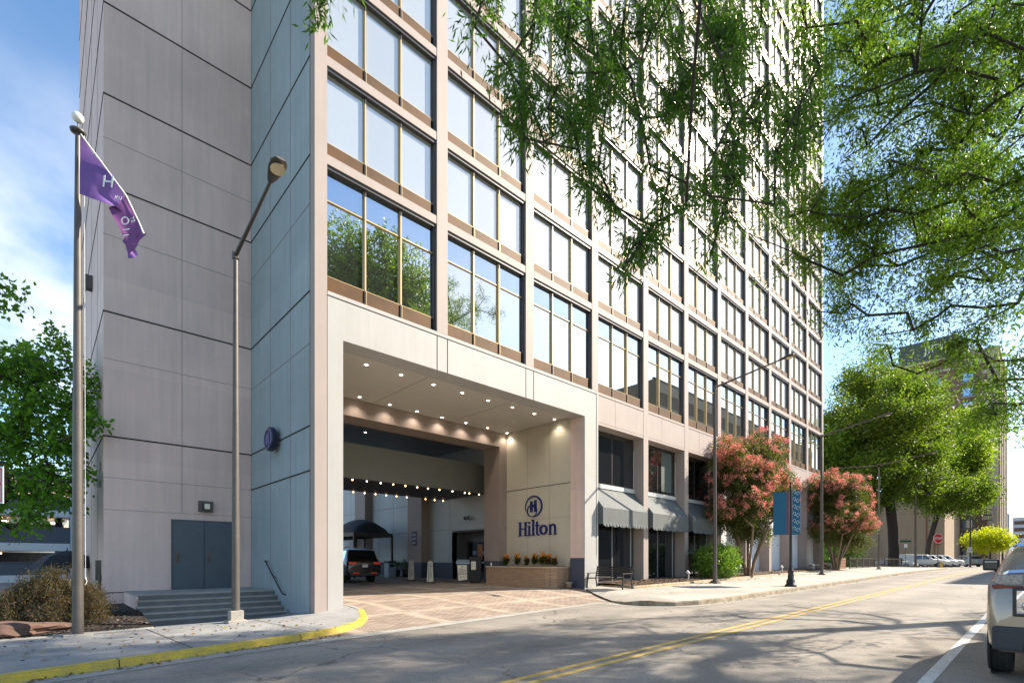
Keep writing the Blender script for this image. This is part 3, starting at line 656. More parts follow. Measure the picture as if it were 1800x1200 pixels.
# --- ground floor shop windows, awnings, blank bays
for i in (3, 4, 5):
    a = 18.64 if i == 3 else cedge(i)[1]; b = cedge(i + 1)[0]; Y = 14.80
    if i == 3: a = cedge(3)[1]
    w = MB(); w.box(a, b, Y, Y + .12, 5.42, 8.0, DFRAME)
    tt = (b - a)
    for x in (a + .10, a + tt * .5, b - .1): w.box(x - .035, x + .035, Y - .03, Y, 5.45, 7.97, DFRAME)
    w.box(a + .20, a + .23, Y - .035, Y, 5.45, 7.9, WTXT); w.box(b - .03, b - .005, Y - .05, Y - .03, 5.45, 7.4, WTXT)
    w.box(a, b, Y - .10, Y + .1, 5.22, 5.42, pm('white_sill', (.6, .6, .58), .5))
    wn = hp(w, 'shop_window')
    g = MB(); g.box(a + .14, a + tt * .5 - .04, Y - .012, Y, 5.5, 7.9, DGLASS); g.box(a + tt * .5 + .04, b - .14, Y - .012, Y, 5.5, 7.9, DGLASS); hp(g, 'pane', par=wn)
    if i == 4:
        g = MB(); n = 14
        for q in range(n):
            x = b - 1.5 + 1.1 * q / n; g.face([(x, Y - .02 - .0 * (q % 2), 5.6), (x + 1.1 / n, Y - .02 - .006 * ((q + 1) % 2), 5.6), (x + 1.1 / n, Y - .02 - .006 * ((q + 1) % 2), 7.8), (x, Y - .02, 7.8)], pm('grey_curtain', (.10, .12, .11), .8))
        hp(g, 'curtain', par=wn)
    w = MB(); z0 = hg(a) + .3; w.box(a, b, Y, Y + .12, z0, 5.2, DFRAME)
    for x in (a + .12, a + tt * .5, b - .12): w.box(x - .04, x + .04, Y - .04, Y, z0, 5.1, DFRAME if x < a + .3 or x > b - .3 else pm('mullion_grey', (.16, .16, .17), .4))
    w.box(b - .3, b - .26, Y - .05, Y, z0, 5, pm('mullion_light', (.4, .42, .42), .4))
    sd = hp(w, 'shop_front')
    g = MB(); g.box(a + .17, a + tt * .5 - .05, Y - .012, Y, z0 + .1, 5.1, DGLASS); g.box(a + tt * .5 + .05, b - .34, Y - .012, Y, z0 + .1, 5.1, DGLASS); hp(g, 'pane', par=sd)
    # awning
    AW = pm('awning_canvas', (.125, .14, .142), .8, ns=3, na=.15, streak=.12)
    ya, yb, zt, zf, zb = 14.78, 13.92, 5.24, 4.18, 3.32
    m = MB(); A = a + .03; B = b - .03; n = 16
    m.face([(A, ya, zt), (B, ya, zt), (B, yb, zf), (A, yb, zf)], AW)
    m.face([(A, ya, zt), (A, yb, zf), (A, yb, zb + .1), (A, ya, zb + .1)], AW); m.face([(B, ya, zt), (B, yb, zf), (B, yb, zb + .1), (B, ya, zb + .1)], AW)
    for q in range(n * 3):
        x0 = A + (B - A) * q / (n * 3); x1 = A + (B - A) * (q + 1) / (n * 3); r0 = .028 * math.sin(q * 1.9 + i) ; r1 = .028 * math.sin((q + 1) * 1.9 + i)
        sag0 = .02 * math.cos(q * .8); sag1 = .02 * math.cos((q + 1) * .8)
        m.face([(x0, yb, zf), (x1, yb, zf), (x1, yb, zb + .17), (x0, yb, zb + .17)], AW); m.face([(x0, yb, zb + .17), (x1, yb, zb + .17), (x1, yb - .02 + r1, zb + sag1), (x0, yb - .02 + r0, zb + sag0)], AW, False)
    for x in (A + .02, (A + B) / 2, B - .02): m.bar((x, yb + .03, zf - .03), (x, ya - .02, zt - .03), .03, .03, DSTEEL)
    m.bar((A, yb + .03, zf - .03), (B, yb + .03, zf - .03), .03, .03, DSTEEL)
    hp(m, 'awning')
# small shop sign lettering behind the first pane
for i in range(6, 11):
    a = cedge(i)[1]; b = cedge(i + 1)[0]
    w = MB(); w.box(a, b, 14.9, 15.0, .2, 8.0, pm('blank_bay_paint', (.62, .66, .70), .6, ns=.6, na=.08)); w.box(a, b, 14.86, 14.9, .2, .95, NAVY if False else MATS['blank_bay_paint']); w.box(a + .9, a + .92, 14.85, 14.9, .2, 8, JOINT2)
    hp(w, 'blank_panel')
# service doors, steps, rail, lamp, round sign, pipes
DOOR = pm('slate_door_paint', (.075, .095, .115), .5, ns=2, na=.12)
w = MB(); w.box(3.2, 5.1, 20.02, 20.09, .765, 3.12, pm('door_frame_paint', (.05, .065, .08), .5)); df = hp(w, 'service_door')
for a, b in ((3.25, 4.13), (4.16, 5.05)):
    w = MB(); w.box(a, b, 19.995, 20.03, .78, 3.07, DOOR); lf = hp(w, 'door_leaf', bevel=.004, par=df)
    w = MB(); w.box(a + .07, a + .17, 19.975, 19.998, 1.68, 2.05, STEEL); w.tube([(a + .12, 19.975, 1.95), (a + .12, 19.93, 1.93), (a + .12, 19.93, 1.74), (a + .12, 19.975, 1.72)], .012, STEEL, 6)
    o = hp(w, 'handle', par=df)
w = MB()
for k in range(5):
    zt_ = .77 - .154 * k; y0 = 17.55 - .30 * k
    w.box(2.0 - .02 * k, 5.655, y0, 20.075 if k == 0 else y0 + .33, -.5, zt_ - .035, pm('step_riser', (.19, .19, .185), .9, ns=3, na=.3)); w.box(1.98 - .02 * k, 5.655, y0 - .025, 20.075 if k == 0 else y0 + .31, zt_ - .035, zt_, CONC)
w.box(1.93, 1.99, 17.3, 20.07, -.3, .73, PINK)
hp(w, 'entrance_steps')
w = MB(); 
pa = (5.58, 18.2, 1.72); pb = (5.58, 16.6, .72)
w.tube([(5.66, 18.3, 1.70), (5.58, 18.28, 1.73), pa, pb, (5.58, 16.5, .68), (5.66, 16.48, .66)], .022, BLACK, 8); w.tube([(5.58, 17.4, 1.22), (5.665, 17.4, 1.18)], .012, BLACK, 6); hp(w, 'handrail')
p = at(362, 890, 17.6); k = 20.0 / p.y; lx, lz = p.x * k, ZC + (p.z - ZC) * k
w = MB(); w.box(lx - .22, lx + .22, 19.98, 20.07, lz - .19, lz + .19, STEEL); w.box(lx - .11, lx + .13, 19.86, 19.99, lz - .13, lz + .13, DFRAME); w.box(lx - .07, lx + .09, 19.85, 19.87, lz - .09, lz + .09, pm('lens', (.75, .68, .5), .3)); hp(w, 'wall_lamp')
# round blue blade sign projecting from the side wall
w = MB(); Mx = Matrix.Rotation(R(90), 4, 'X')
sc = Vector((5.47, 17.3, 5.68)); rr = .39; Mx = Matrix.Rotation(R(-90), 4, 'Y')
w.lathe([(.001, .09), (rr * .9, .09), (rr, .06), (rr, -.06), (rr * .9, -.09), (.001, -.09)], pm('sign_navy', (.01, .014, .045), .3), 40, sc, M=Mx, smooth=False)
w.box(5.5, 5.66, 17.1, 17.4, 5.5, 5.9, DSTEEL)
sgn = hp(w, 'round_sign')
w = MB(); emblem(w, sc.y, sc.z, .50, pm('sign_relief', (.16, .16, .33), .3), sc.x - .085, .02)
hp(w, 'emblem', par=sgn)
# pipes and boxes on the end wall's left face
w = MB(); w.box(1.30, 1.44, 20.9, 21.1, 1.1, 1.75, STEEL); w.tube([(1.38, 20.7, 0), (1.38, 20.7, 1.3)], .04, STEEL, 8); w.tube([(1.38, 21.0, 4.1), (1.38, 21.0, 4.9)], .05, WHITE, 8); w.box(1.36, 1.44, 20.9, 21.1, 4.3, 4.6, WHITE); hp(w, 'utility_box')
w = MB(); w.box(1.2, 1.44, 24.5, 24.8, 11.9, 12.4, DSTEEL); hp(w, 'wall_camera'); w = MB(); w.box(1.2, 1.44, 24.5, 24.8, 6.8, 7.2, DSTEEL); hp(w, 'wall_camera')
# ================================================================ STREET FURNITURE
def gzl(x, y): return zleft(x, y)
# flagpole
fx, fy = .59, 14.2; fz = zleft(fx, 14.2)
fp = thing('flagpole', 'tall tapered aluminium flagpole topped with a white ball beside the sidewalk', 'flagpole', (fx, fy, fz))
w = MB(); w.tube([(0, 0, .0), (0, 0, 4), (0, 0, 8), (0, 0, 10.75)], [.10, .09, .07, .045], STEEL, 16); w.build('pole', fp)
w = MB(); w.box(-.24, .24, -.2, .2, -.12, .035, CONC); w.build('base', fp, bevel=.01)
w = MB(); w.lathe([(.001, 10.95)] + [(.105 * math.sin(a), 11.06 - .105 * math.cos(a)) for a in [x * .35 for x in range(1, 9)]] + [(.001, 11.165)], WTXT, 20); w.tube([(0, 0, 10.7), (0, 0, 11.0)], .012, STEEL, 6); w.build('ball', fp)
w = MB(); w.lathe([(.05, 10.72), (.13, 10.74), (.14, 10.78), (.05, 10.80)], DSTEEL, 16); w.build('truck_cap', fp)
w = MB(); w.tube([(.10, -.06, 10.7), (.11, -.09, 6), (.12, -.07, 1.2)], .0045, WTXT, 5); w.tube([(-.11, 0, 1.2), (-.13, -.02, 1.15), (-.11, 0, 1.05)], .012, GOLD, 5); w.tube([(.12, -.05, 1.25), (.145, -.06, 1.15), (.12, -.05, 1.08)], .008, WTXT, 5); w.build('halyard', fp)
# flag: limp cloth, folded, hanging from the pole
FLAG = pm('purple_flag_cloth', (.19, .09, .33), .7, ns=2, na=.25)
FLAGD = pm('plum_flag_cloth', (.16, .05, .18), .7)
def cloth(name, L_, R_, n, m, mat_f, par, fold=.05, ph=0, mats=None):
    """sheet between left and right polylines (equal length) with soft folds"""
    mb = MB(); vs = []
    for i in range(n + 1):
        t_ = i / n
        for side in (0,):
            pass
        def samp(P):
            u = t_ * (len(P) - 1); j = min(int(u), len(P) - 2); return Vector(P[j]).lerp(Vector(P[j + 1]), u - j)
        a, b = samp(L_), samp(R_)
        for k in range(m + 1):
            s = k / m; p = a.lerp(b, s); d = fold * math.sin(s * 7 + ph + t_ * 5) * min(1, s * 3) * (1 - .3 * t_)
            vs.append(p + Vector((-.68, .73, 0)) * d * 1.4 + Vector((0, 0, .4 * d)))
    mb.mesh(vs, [(i * (m + 1) + k, i * (m + 1) + k + 1, (i + 1) * (m + 1) + k + 1, (i + 1) * (m + 1) + k) for i in range(n) for k in range(m)], mat_f, True)
    if par is None: return mb.build(name, None, (fx, fy, fz), recalc=False)
    return mb.build(name, par, recalc=False)
FO = Vector((fx, fy, fz)); dpt = 10.7
def fpt(x, y, dd=0): return at(x, y, dpt + dd) - FO
flag = thing('flag', 'limp purple flag with white lettering hanging folded from the flagpole', 'flag', FO)
# upper sheet: top edge runs down to the right, bottom edge folds under
cloth('cloth', [fpt(142, 236), fpt(141, 265), fpt(140, 300), fpt(140, 341)], [fpt(222, 345, .3), fpt(217, 365, .25), fpt(211, 372, .2), fpt(205, 364, .1)], 26, 34, FLAG, flag, .05)
cloth('fold', [fpt(222, 345, .28), fpt(235, 368, .3), fpt(244, 392, .25), fpt(250, 410, .2), fpt(258, 411, .2)], [fpt(194, 366, .12), fpt(203, 388, .1), fpt(210, 405, .1), fpt(217, 425, .1), fpt(226, 447, .1)], 24, 16, FLAGD, flag, .03, 1)
cloth('fold', [fpt(250, 408, .2), fpt(238, 420, .22), fpt(236, 432, .2), fpt(243, 449, .18)], [fpt(216, 424, .1), fpt(222, 436, .1), fpt(224, 446, .1), fpt(228, 455, .1)], 10, 12, FLAG, flag, .03, 2)
w = MB(); w.tube([fpt(142, 236, -.02), fpt(222, 344, .26), fpt(244, 390, .25), fpt(253, 411, .2)], .014, WTXT, 5); w.build('hem', flag)
cxr = Vector((RV[0], RV[1], 0))
def ftext(s, x, y, size, rot, dd=-.06):
    o = fpt(x, y, dd); M = frame_mat(o, cxr) @ Matrix.Rotation(R(rot), 4, 'Z'); text('flag_lettering', s, size, WTXT, M, flag, .002)
for s_, x, y, sz_, rt in (('H', 189, 329, .36, -6), ('KN', 207, 351, .11, -14), ('O', 213, 389, .24, -80), ('I', 216, 404, .2, -82), ('L', 217, 415, .16, -85), ('TE', 230, 387, .11, -72)):
    ftext(s_, x, y, sz_, rt)
# ---- street lamps
def lamp(name, label, base, h, arms, dark=False, r0=.10):
    t_ = thing(name, label, 'street lamp', base, 0, 'street lamps along the kerb')
    m1 = DSTEEL if dark else STEEL
    w = MB(); w.tube([(0, 0, .02), (0, 0, h * .5), (0, 0, h)], [r0, r0 * .78, r0 * .55], m1, 10); w.build('pole', t_)
    w = MB(); w.box(-.22, .22, -.22, .22, -.15, .06, CONC if not dark else DSTEEL); w.box(-.15, .15, -.15, .15, .05, .3 if not dark else .14, CONC if not dark else DSTEEL); w.build('base', t_, bevel=.012)
    for (dx, dy, rise) in arms:
        e = Vector((dx, dy, h + rise)); s = Vector((0, 0, h - .05)); d = (e - s).normalized()
        w = MB(); w.tube([s, s.lerp(e, .5), e], [.055, .045, .035], DSTEEL, 8); w.box(-.07, .07, -.07, .07, h - .15, h + .04, DSTEEL); w.build('arm', t_)
        hd = MB(); f = Vector((d.x, d.y, d.z)).normalized(); sx = f.cross(Vector((0, 0, 1))).normalized(); u = sx.cross(f)
        prof = [(0, .05, .04), (.12, .10, .06), (.4, .17, .075), (.58, .17, .06), (.68, .10, .04)]; vs = []
        for (a, ww, hh) in prof:
            for q in range(12):
                an = q * math.pi / 6; vs.append(e + f * (a - .05) + sx * ww * math.cos(an) + u * (hh * math.sin(an) if math.sin(an) > 0 else hh * .5 * math.sin(an)))
        hd.mesh(vs, [(i * 12 + j, i * 12 + (j + 1) % 12, (i + 1) * 12 + (j + 1) % 12, (i + 1) * 12 + j) for i in range(4) for j in range(12)], DSTEEL, True)
        hd.face(vs[:12][::-1], DSTEEL); hd.face(vs[-12:], DSTEEL); ho = hd.build('lamp_head', t_)
        ln = MB(); Mq = frame_mat((0, 0, 0), sx, f); ln.lathe([(.001, .0), (.09, 0), (.14, -.012), (.15, -.03)], pm('lamp_lens', (.7, .6, .42), .3), 16, e + f * .42 - u * .05, M=Mq.to_3x3().to_4x4()); ln.lathe([(.001, .006), (.06, .006)], DSTEEL, 14, e + f * .42 - u * .055, M=Mq.to_3x3().to_4x4()); ln.build('lens', ho)
    return t_
lamp('street_lamp', 'tall grey street lamp standing in front of the entrance steps, dark arm over the kerb', (3.62, 14.1, zleft(3.62, 14.1)), 9.35, [(.02, -2.6, .42)])
lamp('street_lamp', 'dark street lamp standing on the sidewalk in front of the rounded hedge', (25.3, 11.72, zright(25.3, 11.7)), 10.1, [(0, -3.1, .45)], True, .11)
lamp('street_lamp', 'dark street lamp between the two pink crape myrtle trees near the hotel corner', (40.5, 11.0, zright(40, 11)), 9.9, [(0, -3.4, .6)], True, .11)
lamp('street_lamp', 'grey street lamp with two arms behind the second crape myrtle by the metal fence', (58.2, 11.0, zright(58, 11)), 9.9, [(0, -3.6, .5), (-.1, 3.0, .1)], False, .10)
lamp('street_lamp', 'black street lamp under the big oak beside the stop sign', (77.5, 11.0, zright(77, 11)), 9.9, [(0, -3.0, .4), (0, 2.6, .2)], True, .13)
lamp('street_lamp', 'black street lamp on the far side of the junction in front of the parked trucks', (106, 8.3, .72), 10, [(0, -3, .4)], True, .15)
# ---- banner post
bz = zright(26.6, 8.55)
bp_ = thing('banner_post', 'short black ornamental post with a blue banner and a narrow scroll-patterned banner', 'banner post', (26.6, 8.55, bz))
w = MB(); w.lathe([(.26, 0), (.26, .08), (.20, .12), (.19, .30), (.14, .36), (.12, .7), (.15, .74), (.10, .8), (.065, 1.0), (.06, 2.4), (.055, 4.9), (.02, 4.95)], BLACK, 16); w.build('post', bp_)
w = MB(); w.lathe([(.001, 5.12), (.03, 5.06), (.05, 5.0), (.03, 4.94)], BLACK, 12); w.build('finial', bp_)
BB = pm('blue_banner', (.003, .11, .23), .6); BPU = pm('purple_banner_edge', (.12, .07, .13), .6)
w = MB(); w.box(-.012, .012, .10, .80, 2.55, 4.62, BB); w.box(-.014, .014, .07, .20, 2.55, 4.62, BPU); w.build('banner', bp_)
w = MB(); w.box(-.012, .012, -.42, -.07, 2.55, 4.62, BB); b2 = w.build('banner', bp_)
w = MB(); SW = pm('scroll_pale_blue', (.55, .68, .75), .6)
for k in range(6):
    for sgn_ in (-1, 1):
        cz = 2.72 + k * .35; cy = -.245 + sgn_ * .07; pts = []
        for q in range(15):
            a = q * .42; rr_ = .085 - q * .004; pts.append((-.016, cy + sgn_ * rr_ * math.cos(a) * .9, cz + rr_ * math.sin(a) * 1.5 + (.08 if sgn_ > 0 else 0)))
        w.tube(pts, .011, SW, 4)
w.build('scroll_pattern', b2)
for z in (2.53, 4.64):
    w = MB(); w.tube([(0, -.45, z), (0, .84, z)], .016, BLACK, 6); w.build('banner_arm', bp_)
# ---- bench
def bench():
    t_ = thing('bench', 'black slatted metal bench beside the brick paving, facing the driveway', 'bench', (18.05, 13.05, zright(18.05, 13)), 0)
    Lh = .95
    for k in range(5):
        w = MB(); x = -.30 + k * .115; w.box(x, x + .085, -Lh, Lh, .43, .455, BLACK); w.build('seat_slat', t_)
    for k in range(5):
        w = MB(); z = .50 + k * .095; x = .27 + k * .025; w.box(x, x + .025, -Lh, Lh, z, z + .07, BLACK); w.build('back_slat', t_)
    for s in (-1, 1):
        y = s * (Lh - .02)
        w = MB(); w.bar((-.38, y, .0), (-.30, y, .64), .05, .04, BLACK, up=(0, 1, 0)); w.bar((.36, y, 0), (.26, y, .45), .05, .04, BLACK, up=(0, 1, 0)); w.bar((.26, y, .42), (.40, y, .96), .05, .03, BLACK, up=(0, 1, 0)); w.bar((-.32, y, .42), (.28, y, .42), .05, .04, BLACK); w.build('leg_frame', t_)
        w = MB(); w.bar((-.36, y, .65), (.34, y, .66), .06, .03, DSTEEL); w.build('armrest', t_)
bench()
# ---- brick planter with croton plants
BRK = bpy.data.materials.new('tan_brick'); BRK.use_nodes = True; t = BRK.node_tree; l = t.links.new; b = t.nodes['Principled BSDF']; b.inputs['Roughness'].default_value = .85
c = N(t, 'ShaderNodeTexCoord'); sx = N(t, 'ShaderNodeSeparateXYZ'); cb = N(t, 'ShaderNodeCombineXYZ'); ad = N(t, 'ShaderNodeMath', operation='ADD'); br = N(t, 'ShaderNodeTexBrick')
l(c.outputs['Object'], sx.inputs[0]); l(sx.outputs[0], ad.inputs[0]); l(sx.outputs[1], ad.inputs[1]); l(ad.outputs[0], cb.inputs[0]); l(sx.outputs[2], cb.inputs[1]); l(cb.outputs[0], br.inputs[0])
br.inputs['Scale'].default_value = 1; br.inputs['Brick Width'].default_value = .21; br.inputs['Row Height'].default_value = .075; br.inputs['Mortar Size'].default_value = .006
br.inputs['Color1'].default_value = (.42, .27, .16, 1); br.inputs['Color2'].default_value = (.34, .21, .13, 1); br.inputs['Mortar'].default_value = (.18, .12, .08, 1)
l(br.outputs[0], b.inputs['Base Color']); bq = N(t, 'ShaderNodeBump'); bq.invert = True; bq.inputs['Strength'].default_value = .6; bq.inputs['Distance'].default_value = .01; l(br.outputs['Fac'], bq.inputs['Height']); l(bq.outputs[0], b.inputs['Normal'])
PB = (17.2, 17.3, .45)
pl = thing('brick_planter', 'low tan brick planter with a rounded corner under the blue logo', 'planter', PB)
outl = [(17.85, 15.1), (17.35, 15.1), (17.0, 15.16), (16.74, 15.34), (16.6, 15.6), (16.56, 15.9), (16.42, 19.41), (17.85, 19.41)]
w = MB(); w.prism(outl, 'z', .2, 1.40, BRK); w.build('wall', pl, PB)
w = MB(); w.prism([(17.85, 15.06), (17.34, 15.06), (16.98, 15.12), (16.71, 15.31), (16.56, 15.58), (16.52, 15.9), (16.38, 19.415), (17.85, 19.415)], 'z', 1.40, 1.47, pm('coping_stone', (.44, .33, .23), .8)); w.build('coping', pl, PB)
w = MB(); w.prism([(17.8, 15.25), (17.35, 15.25), (17.05, 15.32), (16.86, 15.5), (16.76, 15.9), (16.62, 19.3), (17.8, 19.3)], 'z', 1.471, 1.49, MULCH); w.build('soil', pl, PB)
CR = [leafmat('croton_yellow', (.70, .36, .03), (.55, .17, .02), .3), leafmat('croton_dark', (.10, .03, .02), (.06, .10, .02), .2), leafmat('croton_green', (.05, .10, .02), (.16, .15, .02), .3)]
CL = ['yellow-topped croton plant nearest the brown column in the brick planter', 'orange-yellow croton plant, second from the brown column', 'third croton plant from the brown column, mostly dark leaves', 'bright yellow croton plant in the middle of the row of seven', 'tallest orange croton plant, fifth from the brown column', 'croton plant second from the street end of the brick planter', 'dark small croton plant at the street end of the brick planter']
for i, px_ in enumerate((890, 910, 926, 940, 953, 963, 974.5)):
    r_ = (px_ - 900) / FPX; dx_ = FV[0] + RV[0] * r_; dy_ = FV[1] + RV[1] * r_; d_ = 17.25 / dx_; y = dy_ * d_
    ct = thing('croton_plant', CL[i], 'plant', (17.25, y, 1.48), random.random() * 6, 'croton plants in the brick planter')
    sc_ = (1.0, 1.05, .85, 1.05, 1.15, 1.0, .85)[i]
    for part, mi_, n_, lo, hi in (('top_leaves', 0, 22 if i not in (2, 6) else 9, .30, .46), ('lower_leaves', 1, 60, .08, .36), ('base_leaves', 2, 50, .02, .28)):
        w = MB()
        for q in range(n_):
            a = random.random() * 6.28; z0 = random.uniform(lo, hi) * sc_; el = random.uniform(.25, 1.2) if mi_ == 0 else random.uniform(-.1, .9); L_ = random.uniform(.16, .26) * sc_
            d = Vector((math.cos(a) * math.cos(el), math.sin(a) * math.cos(el), math.sin(el))); s_ = Vector((-math.sin(a), math.cos(a), 0)) * .05; p0 = Vector((0, 0, z0)) + d * .03
            up = d.cross(s_).normalized() * .01
            w.face([p0, p0 + d * L_ * .5 + s_ - up, p0 + d * L_, p0 + d * L_ * .5 - s_ - up], CR[mi_])
        w.build(part, ct, recalc=False)
    w = MB(); w.tube([(0, 0, 0), (0, 0, .4 * sc_)], .012, MC[1], 5); w.build('stem', ct)
w = MB(); w.lathe([(.001, 0), (.10, 0), (.14, .22), (.17, .26), (.16, .28), (.13, .25), (.001, .24)], pm('stone_pot', (.33, .28, .22), .8, ns=8, na=.3), 14); 
pp = atz(1003, 1031, .52); o = w.build('pot', None, (0, 0, 0)); o.location = (17.35, 14.75, .50); tag(o, 'small stone pot with a dark pole standing at the planter end', 'pot')
w = MB(); w.tube([(0, 0, 0), (.02, 0, .95)], .012, BLACK, 6); w.lathe([(.001, 0), (.12, .0), (.10, .03), (.001, .05)], BLACK, 12); o = w.build('pole', None); o.location = (17.35, 14.75, .745); tag(o, 'thin dark pole standing in the stone pot by the column', 'pole')
w = MB(); w.lathe([(.001, 0), (.04, 0), (.04, .10), (.015, .14), (.015, .19), (.001, .19)], WTXT, 12); o = w.build('bottle', None); o.location = (16.62, 19.25, 1.47); tag(o, 'small clear bottle standing on the planter rim by the brown column', 'bottle')
# ---- A-frame welcome signs
def aframe(label, x, y, rz):
    z = zdrive(x, y); t_ = thing('floor_sign', label, 'sign', (x, y, z), rz, 'welcome signs on the paving')
    SP = pm('sign_plastic', (.62, .58, .48), .5)
    for s in (-1, 1):
        w = MB(); 
        w.mesh([(-.17, s * .20, .07), (.17, s * .20, .07), (.13, s * .05, 1.12), (.07, s * .035, 1.2), (-.07, s * .035, 1.2), (-.13, s * .05, 1.12)] + [(-.17, s * .17, .07), (.17, s * .17, .07), (.13, s * .02, 1.12), (.07, s * .01, 1.2), (-.07, s * .01, 1.2), (-.13, s * .02, 1.12)], [(0, 1, 2, 3, 4, 5), (6, 11, 10, 9, 8, 7), (0, 6, 7, 1), (1, 7, 8, 2), (2, 8, 9, 3), (3, 9, 10, 4), (4, 10, 11, 5), (5, 11, 6, 0)], SP)
        pn = w.build('panel', t_)
        if s < 0:
            up = Vector((0, .15, 1.05)).normalized()
            for i, ch in enumerate('WELCOME'):
                p = Vector((.03, -.2, .07)) + up * (.82 - i * .105) + Vector((0, -.012, 0)); text('lettering', ch, .155, LOGO, frame_mat(p, (1, 0, 0), up), pn, .002)
            g = MB(); p = Vector((.03, -.212, .07)) + up * 1.0; g.lathe([(.03, 0), (.045, 0)], LOGO, 14, p, M=Matrix.Rotation(R(82), 4, 'X')); g.build('emblem', pn)
            g = MB(); a = Vector((-.07, -.212, .07)) + up * .05; g.bar(a, a + up * .95, .02, .004, DSTEEL, up=(0, 1, 0)); g.build('edge_strip', pn)
    w = MB(); w.box(-.24, .24, -.26, .26, 0, .07, BLACK); w.build('base', t_, bevel=.01)
    w = MB(); w.box(-.05, .05, -.045, -.03, 1.13, 1.16, BLACK); w.build('handle', t_)
aframe('white floor sign reading WELCOME, the one farther from the valet stand', 16.1, 25.9, R(-40))
aframe('white floor sign reading WELCOME, the one closer to the valet stand', 15.55, 23.1, R(-40))
# ---- valet stand
vx, vy = 16.65, 21.4; vz = zdrive(vx, vy)
vt = thing('valet_stand', 'black valet podium with a paper parking notice taped on its front', 'valet stand', (vx, vy, vz), R(-43))
w = MB(); w.box(-.42, .22, -.3, .3, .08, 1.02, BLACK); w.build('body', vt, bevel=.01)
w = MB(); w.box(.23, .85, -.25, .3, .08, 1.42, BLKFAB); w.build('key_cabinet', vt, bevel=.01)
w = MB(); w.mesh([(-.47, -.34, 1.03), (.25, -.34, 1.03), (.25, .3, 1.18), (-.47, .3, 1.18), (-.47, -.34, 1.10), (.25, -.34, 1.10), (.25, .3, 1.26), (-.47, .3, 1.26)], [(0, 3, 2, 1), (4, 5, 6, 7), (0, 1, 5, 4), (1, 2, 6, 5), (2, 3, 7, 6), (3, 0, 4, 7)], pm('stand_top', (.25, .32, .42), .35)); w.build('top', vt)
w = MB(); w.box(-.46, .3, -.36, .3, 0, .07, STEEL); w.build('base', vt)
PAPER = pm('paper', (.72, .68, .58), .7)
w = MB(); w.mesh([(-.40, -.315, .97), (.10, -.315, .97), (.12, -.34, .2), (-.34, -.325, .14)], [(0, 3, 2, 1)], PAPER); w.mesh([(-.40, -.31, .97), (.10, -.31, .97), (.12, -.335, .2), (-.34, -.32, .14)], [(0, 1, 2, 3)], PAPER); pn = w.build('notice', vt, recalc=False)
for s, z, sz_ in (('Hilton', .72, .12), ('VALET', .59, .15), ('PARKING', .46, .135), ('Reserved for our hotel', .35, .045), ('overnight guests', .29, .045)):
    text('lettering', s, sz_, BLACK, frame_mat((-.13, -.335, z), (1, 0, 0)), pn, .002)
w = MB(); w.lathe([(.035, 0), (.05, 0)], LOGO, 16, (-.13, -.335, .88), M=Matrix.Rotation(R(90), 4, 'X')); w.build('emblem', pn)
w = MB(); w.box(.33, .58, -.262, -.25, .72, 1.16, PAPER); pn = w.build('notice', vt)
w = MB(); w.lathe([(.06, 0), (.08, 0)], pm('grey_print', (.3, .32, .28), .6), 20, (.455, -.266, .98), M=Matrix.Rotation(R(90), 4, 'X')); w.build('print', pn)
# ---- dome canopies on posts, bin, shrubs
def dome(label, x0, x1, y0, y1, zf, zt):
    z = zdrive(x0, 33) if y0 > 33 else zdrive(x0, y0); t_ = thing('dome_canopy', label, 'canopy', ((x0 + x1) / 2, (y0 + y1) / 2, z), 0, 'fabric canopies beside the passage wall')
    B = t_.location
    w = MB(); n = 12; vs = []; cx_, cy_ = (x0 + x1) / 2, (y0 + y1) / 2
    for i in range(n + 1):
        for j in range(n + 1):
            u = -1 + 2 * i / n; v = -1 + 2 * j / n; h_ = (math.cos(u * math.pi / 2) ** .7) * (math.cos(v * math.pi / 2) ** .35) if abs(u) < 1 and abs(v) < 1 else 0
            vs.append((cx_ + u * (x1 - x0) / 2, cy_ + v * (y1 - y0) / 2, zf + .12 + h_ * (zt - zf - .1)))
    w.mesh(vs, [(i * (n + 1) + j, (i + 1) * (n + 1) + j, (i + 1) * (n + 1) + j + 1, i * (n + 1) + j + 1) for i in range(n) for j in range(n)], BLKFAB, True); w.build('fabric', t_, B)
    w = MB()
    for a, b in (((x0, y0), (x1, y0)), ((x1, y0), (x1, y1)), ((x1, y1), (x0, y1)), ((x0, y1), (x0, y0))): w.bar((*a, zf), (*b, zf), .1, .26, DFRAME)
    w.build('frame', t_, B)
    for a in ((x0, y0), (x1, y0), (x1, y1), (x0, y1)):
        w = MB(); w.box(a[0] - .06, a[0] + .06, a[1] - .06, a[1] + .06, z - .02, zf, BLACK); w.build('post', t_, B)
dome('black dome-shaped fabric canopy beyond the parked black car', 15.2, 18.0, 31.5, 35.6, 3.5, 4.65)
dome('second black fabric canopy farther along the passage, mostly hidden', 14.6, 18.0, 37, 41, 3.5, 4.75)
w = MB(); w.box(-.28, .28, -.28, .28, .0, .95, pm('bin_blue_grey', (.25, .33, .40), .4)); w.box(-.31, .31, -.31, .31, .95, 1.12, BLACK); w.box(-.2, .2, -.285, -.28, .7, .9, BLACK)
o = w.build('litter_bin', None, bevel=.01); o.location = (17.35, 30.6, zdrive(17.3, 30.6)); tag(o, 'pale blue litter bin with a black lid beside the canopy post', 'bin')
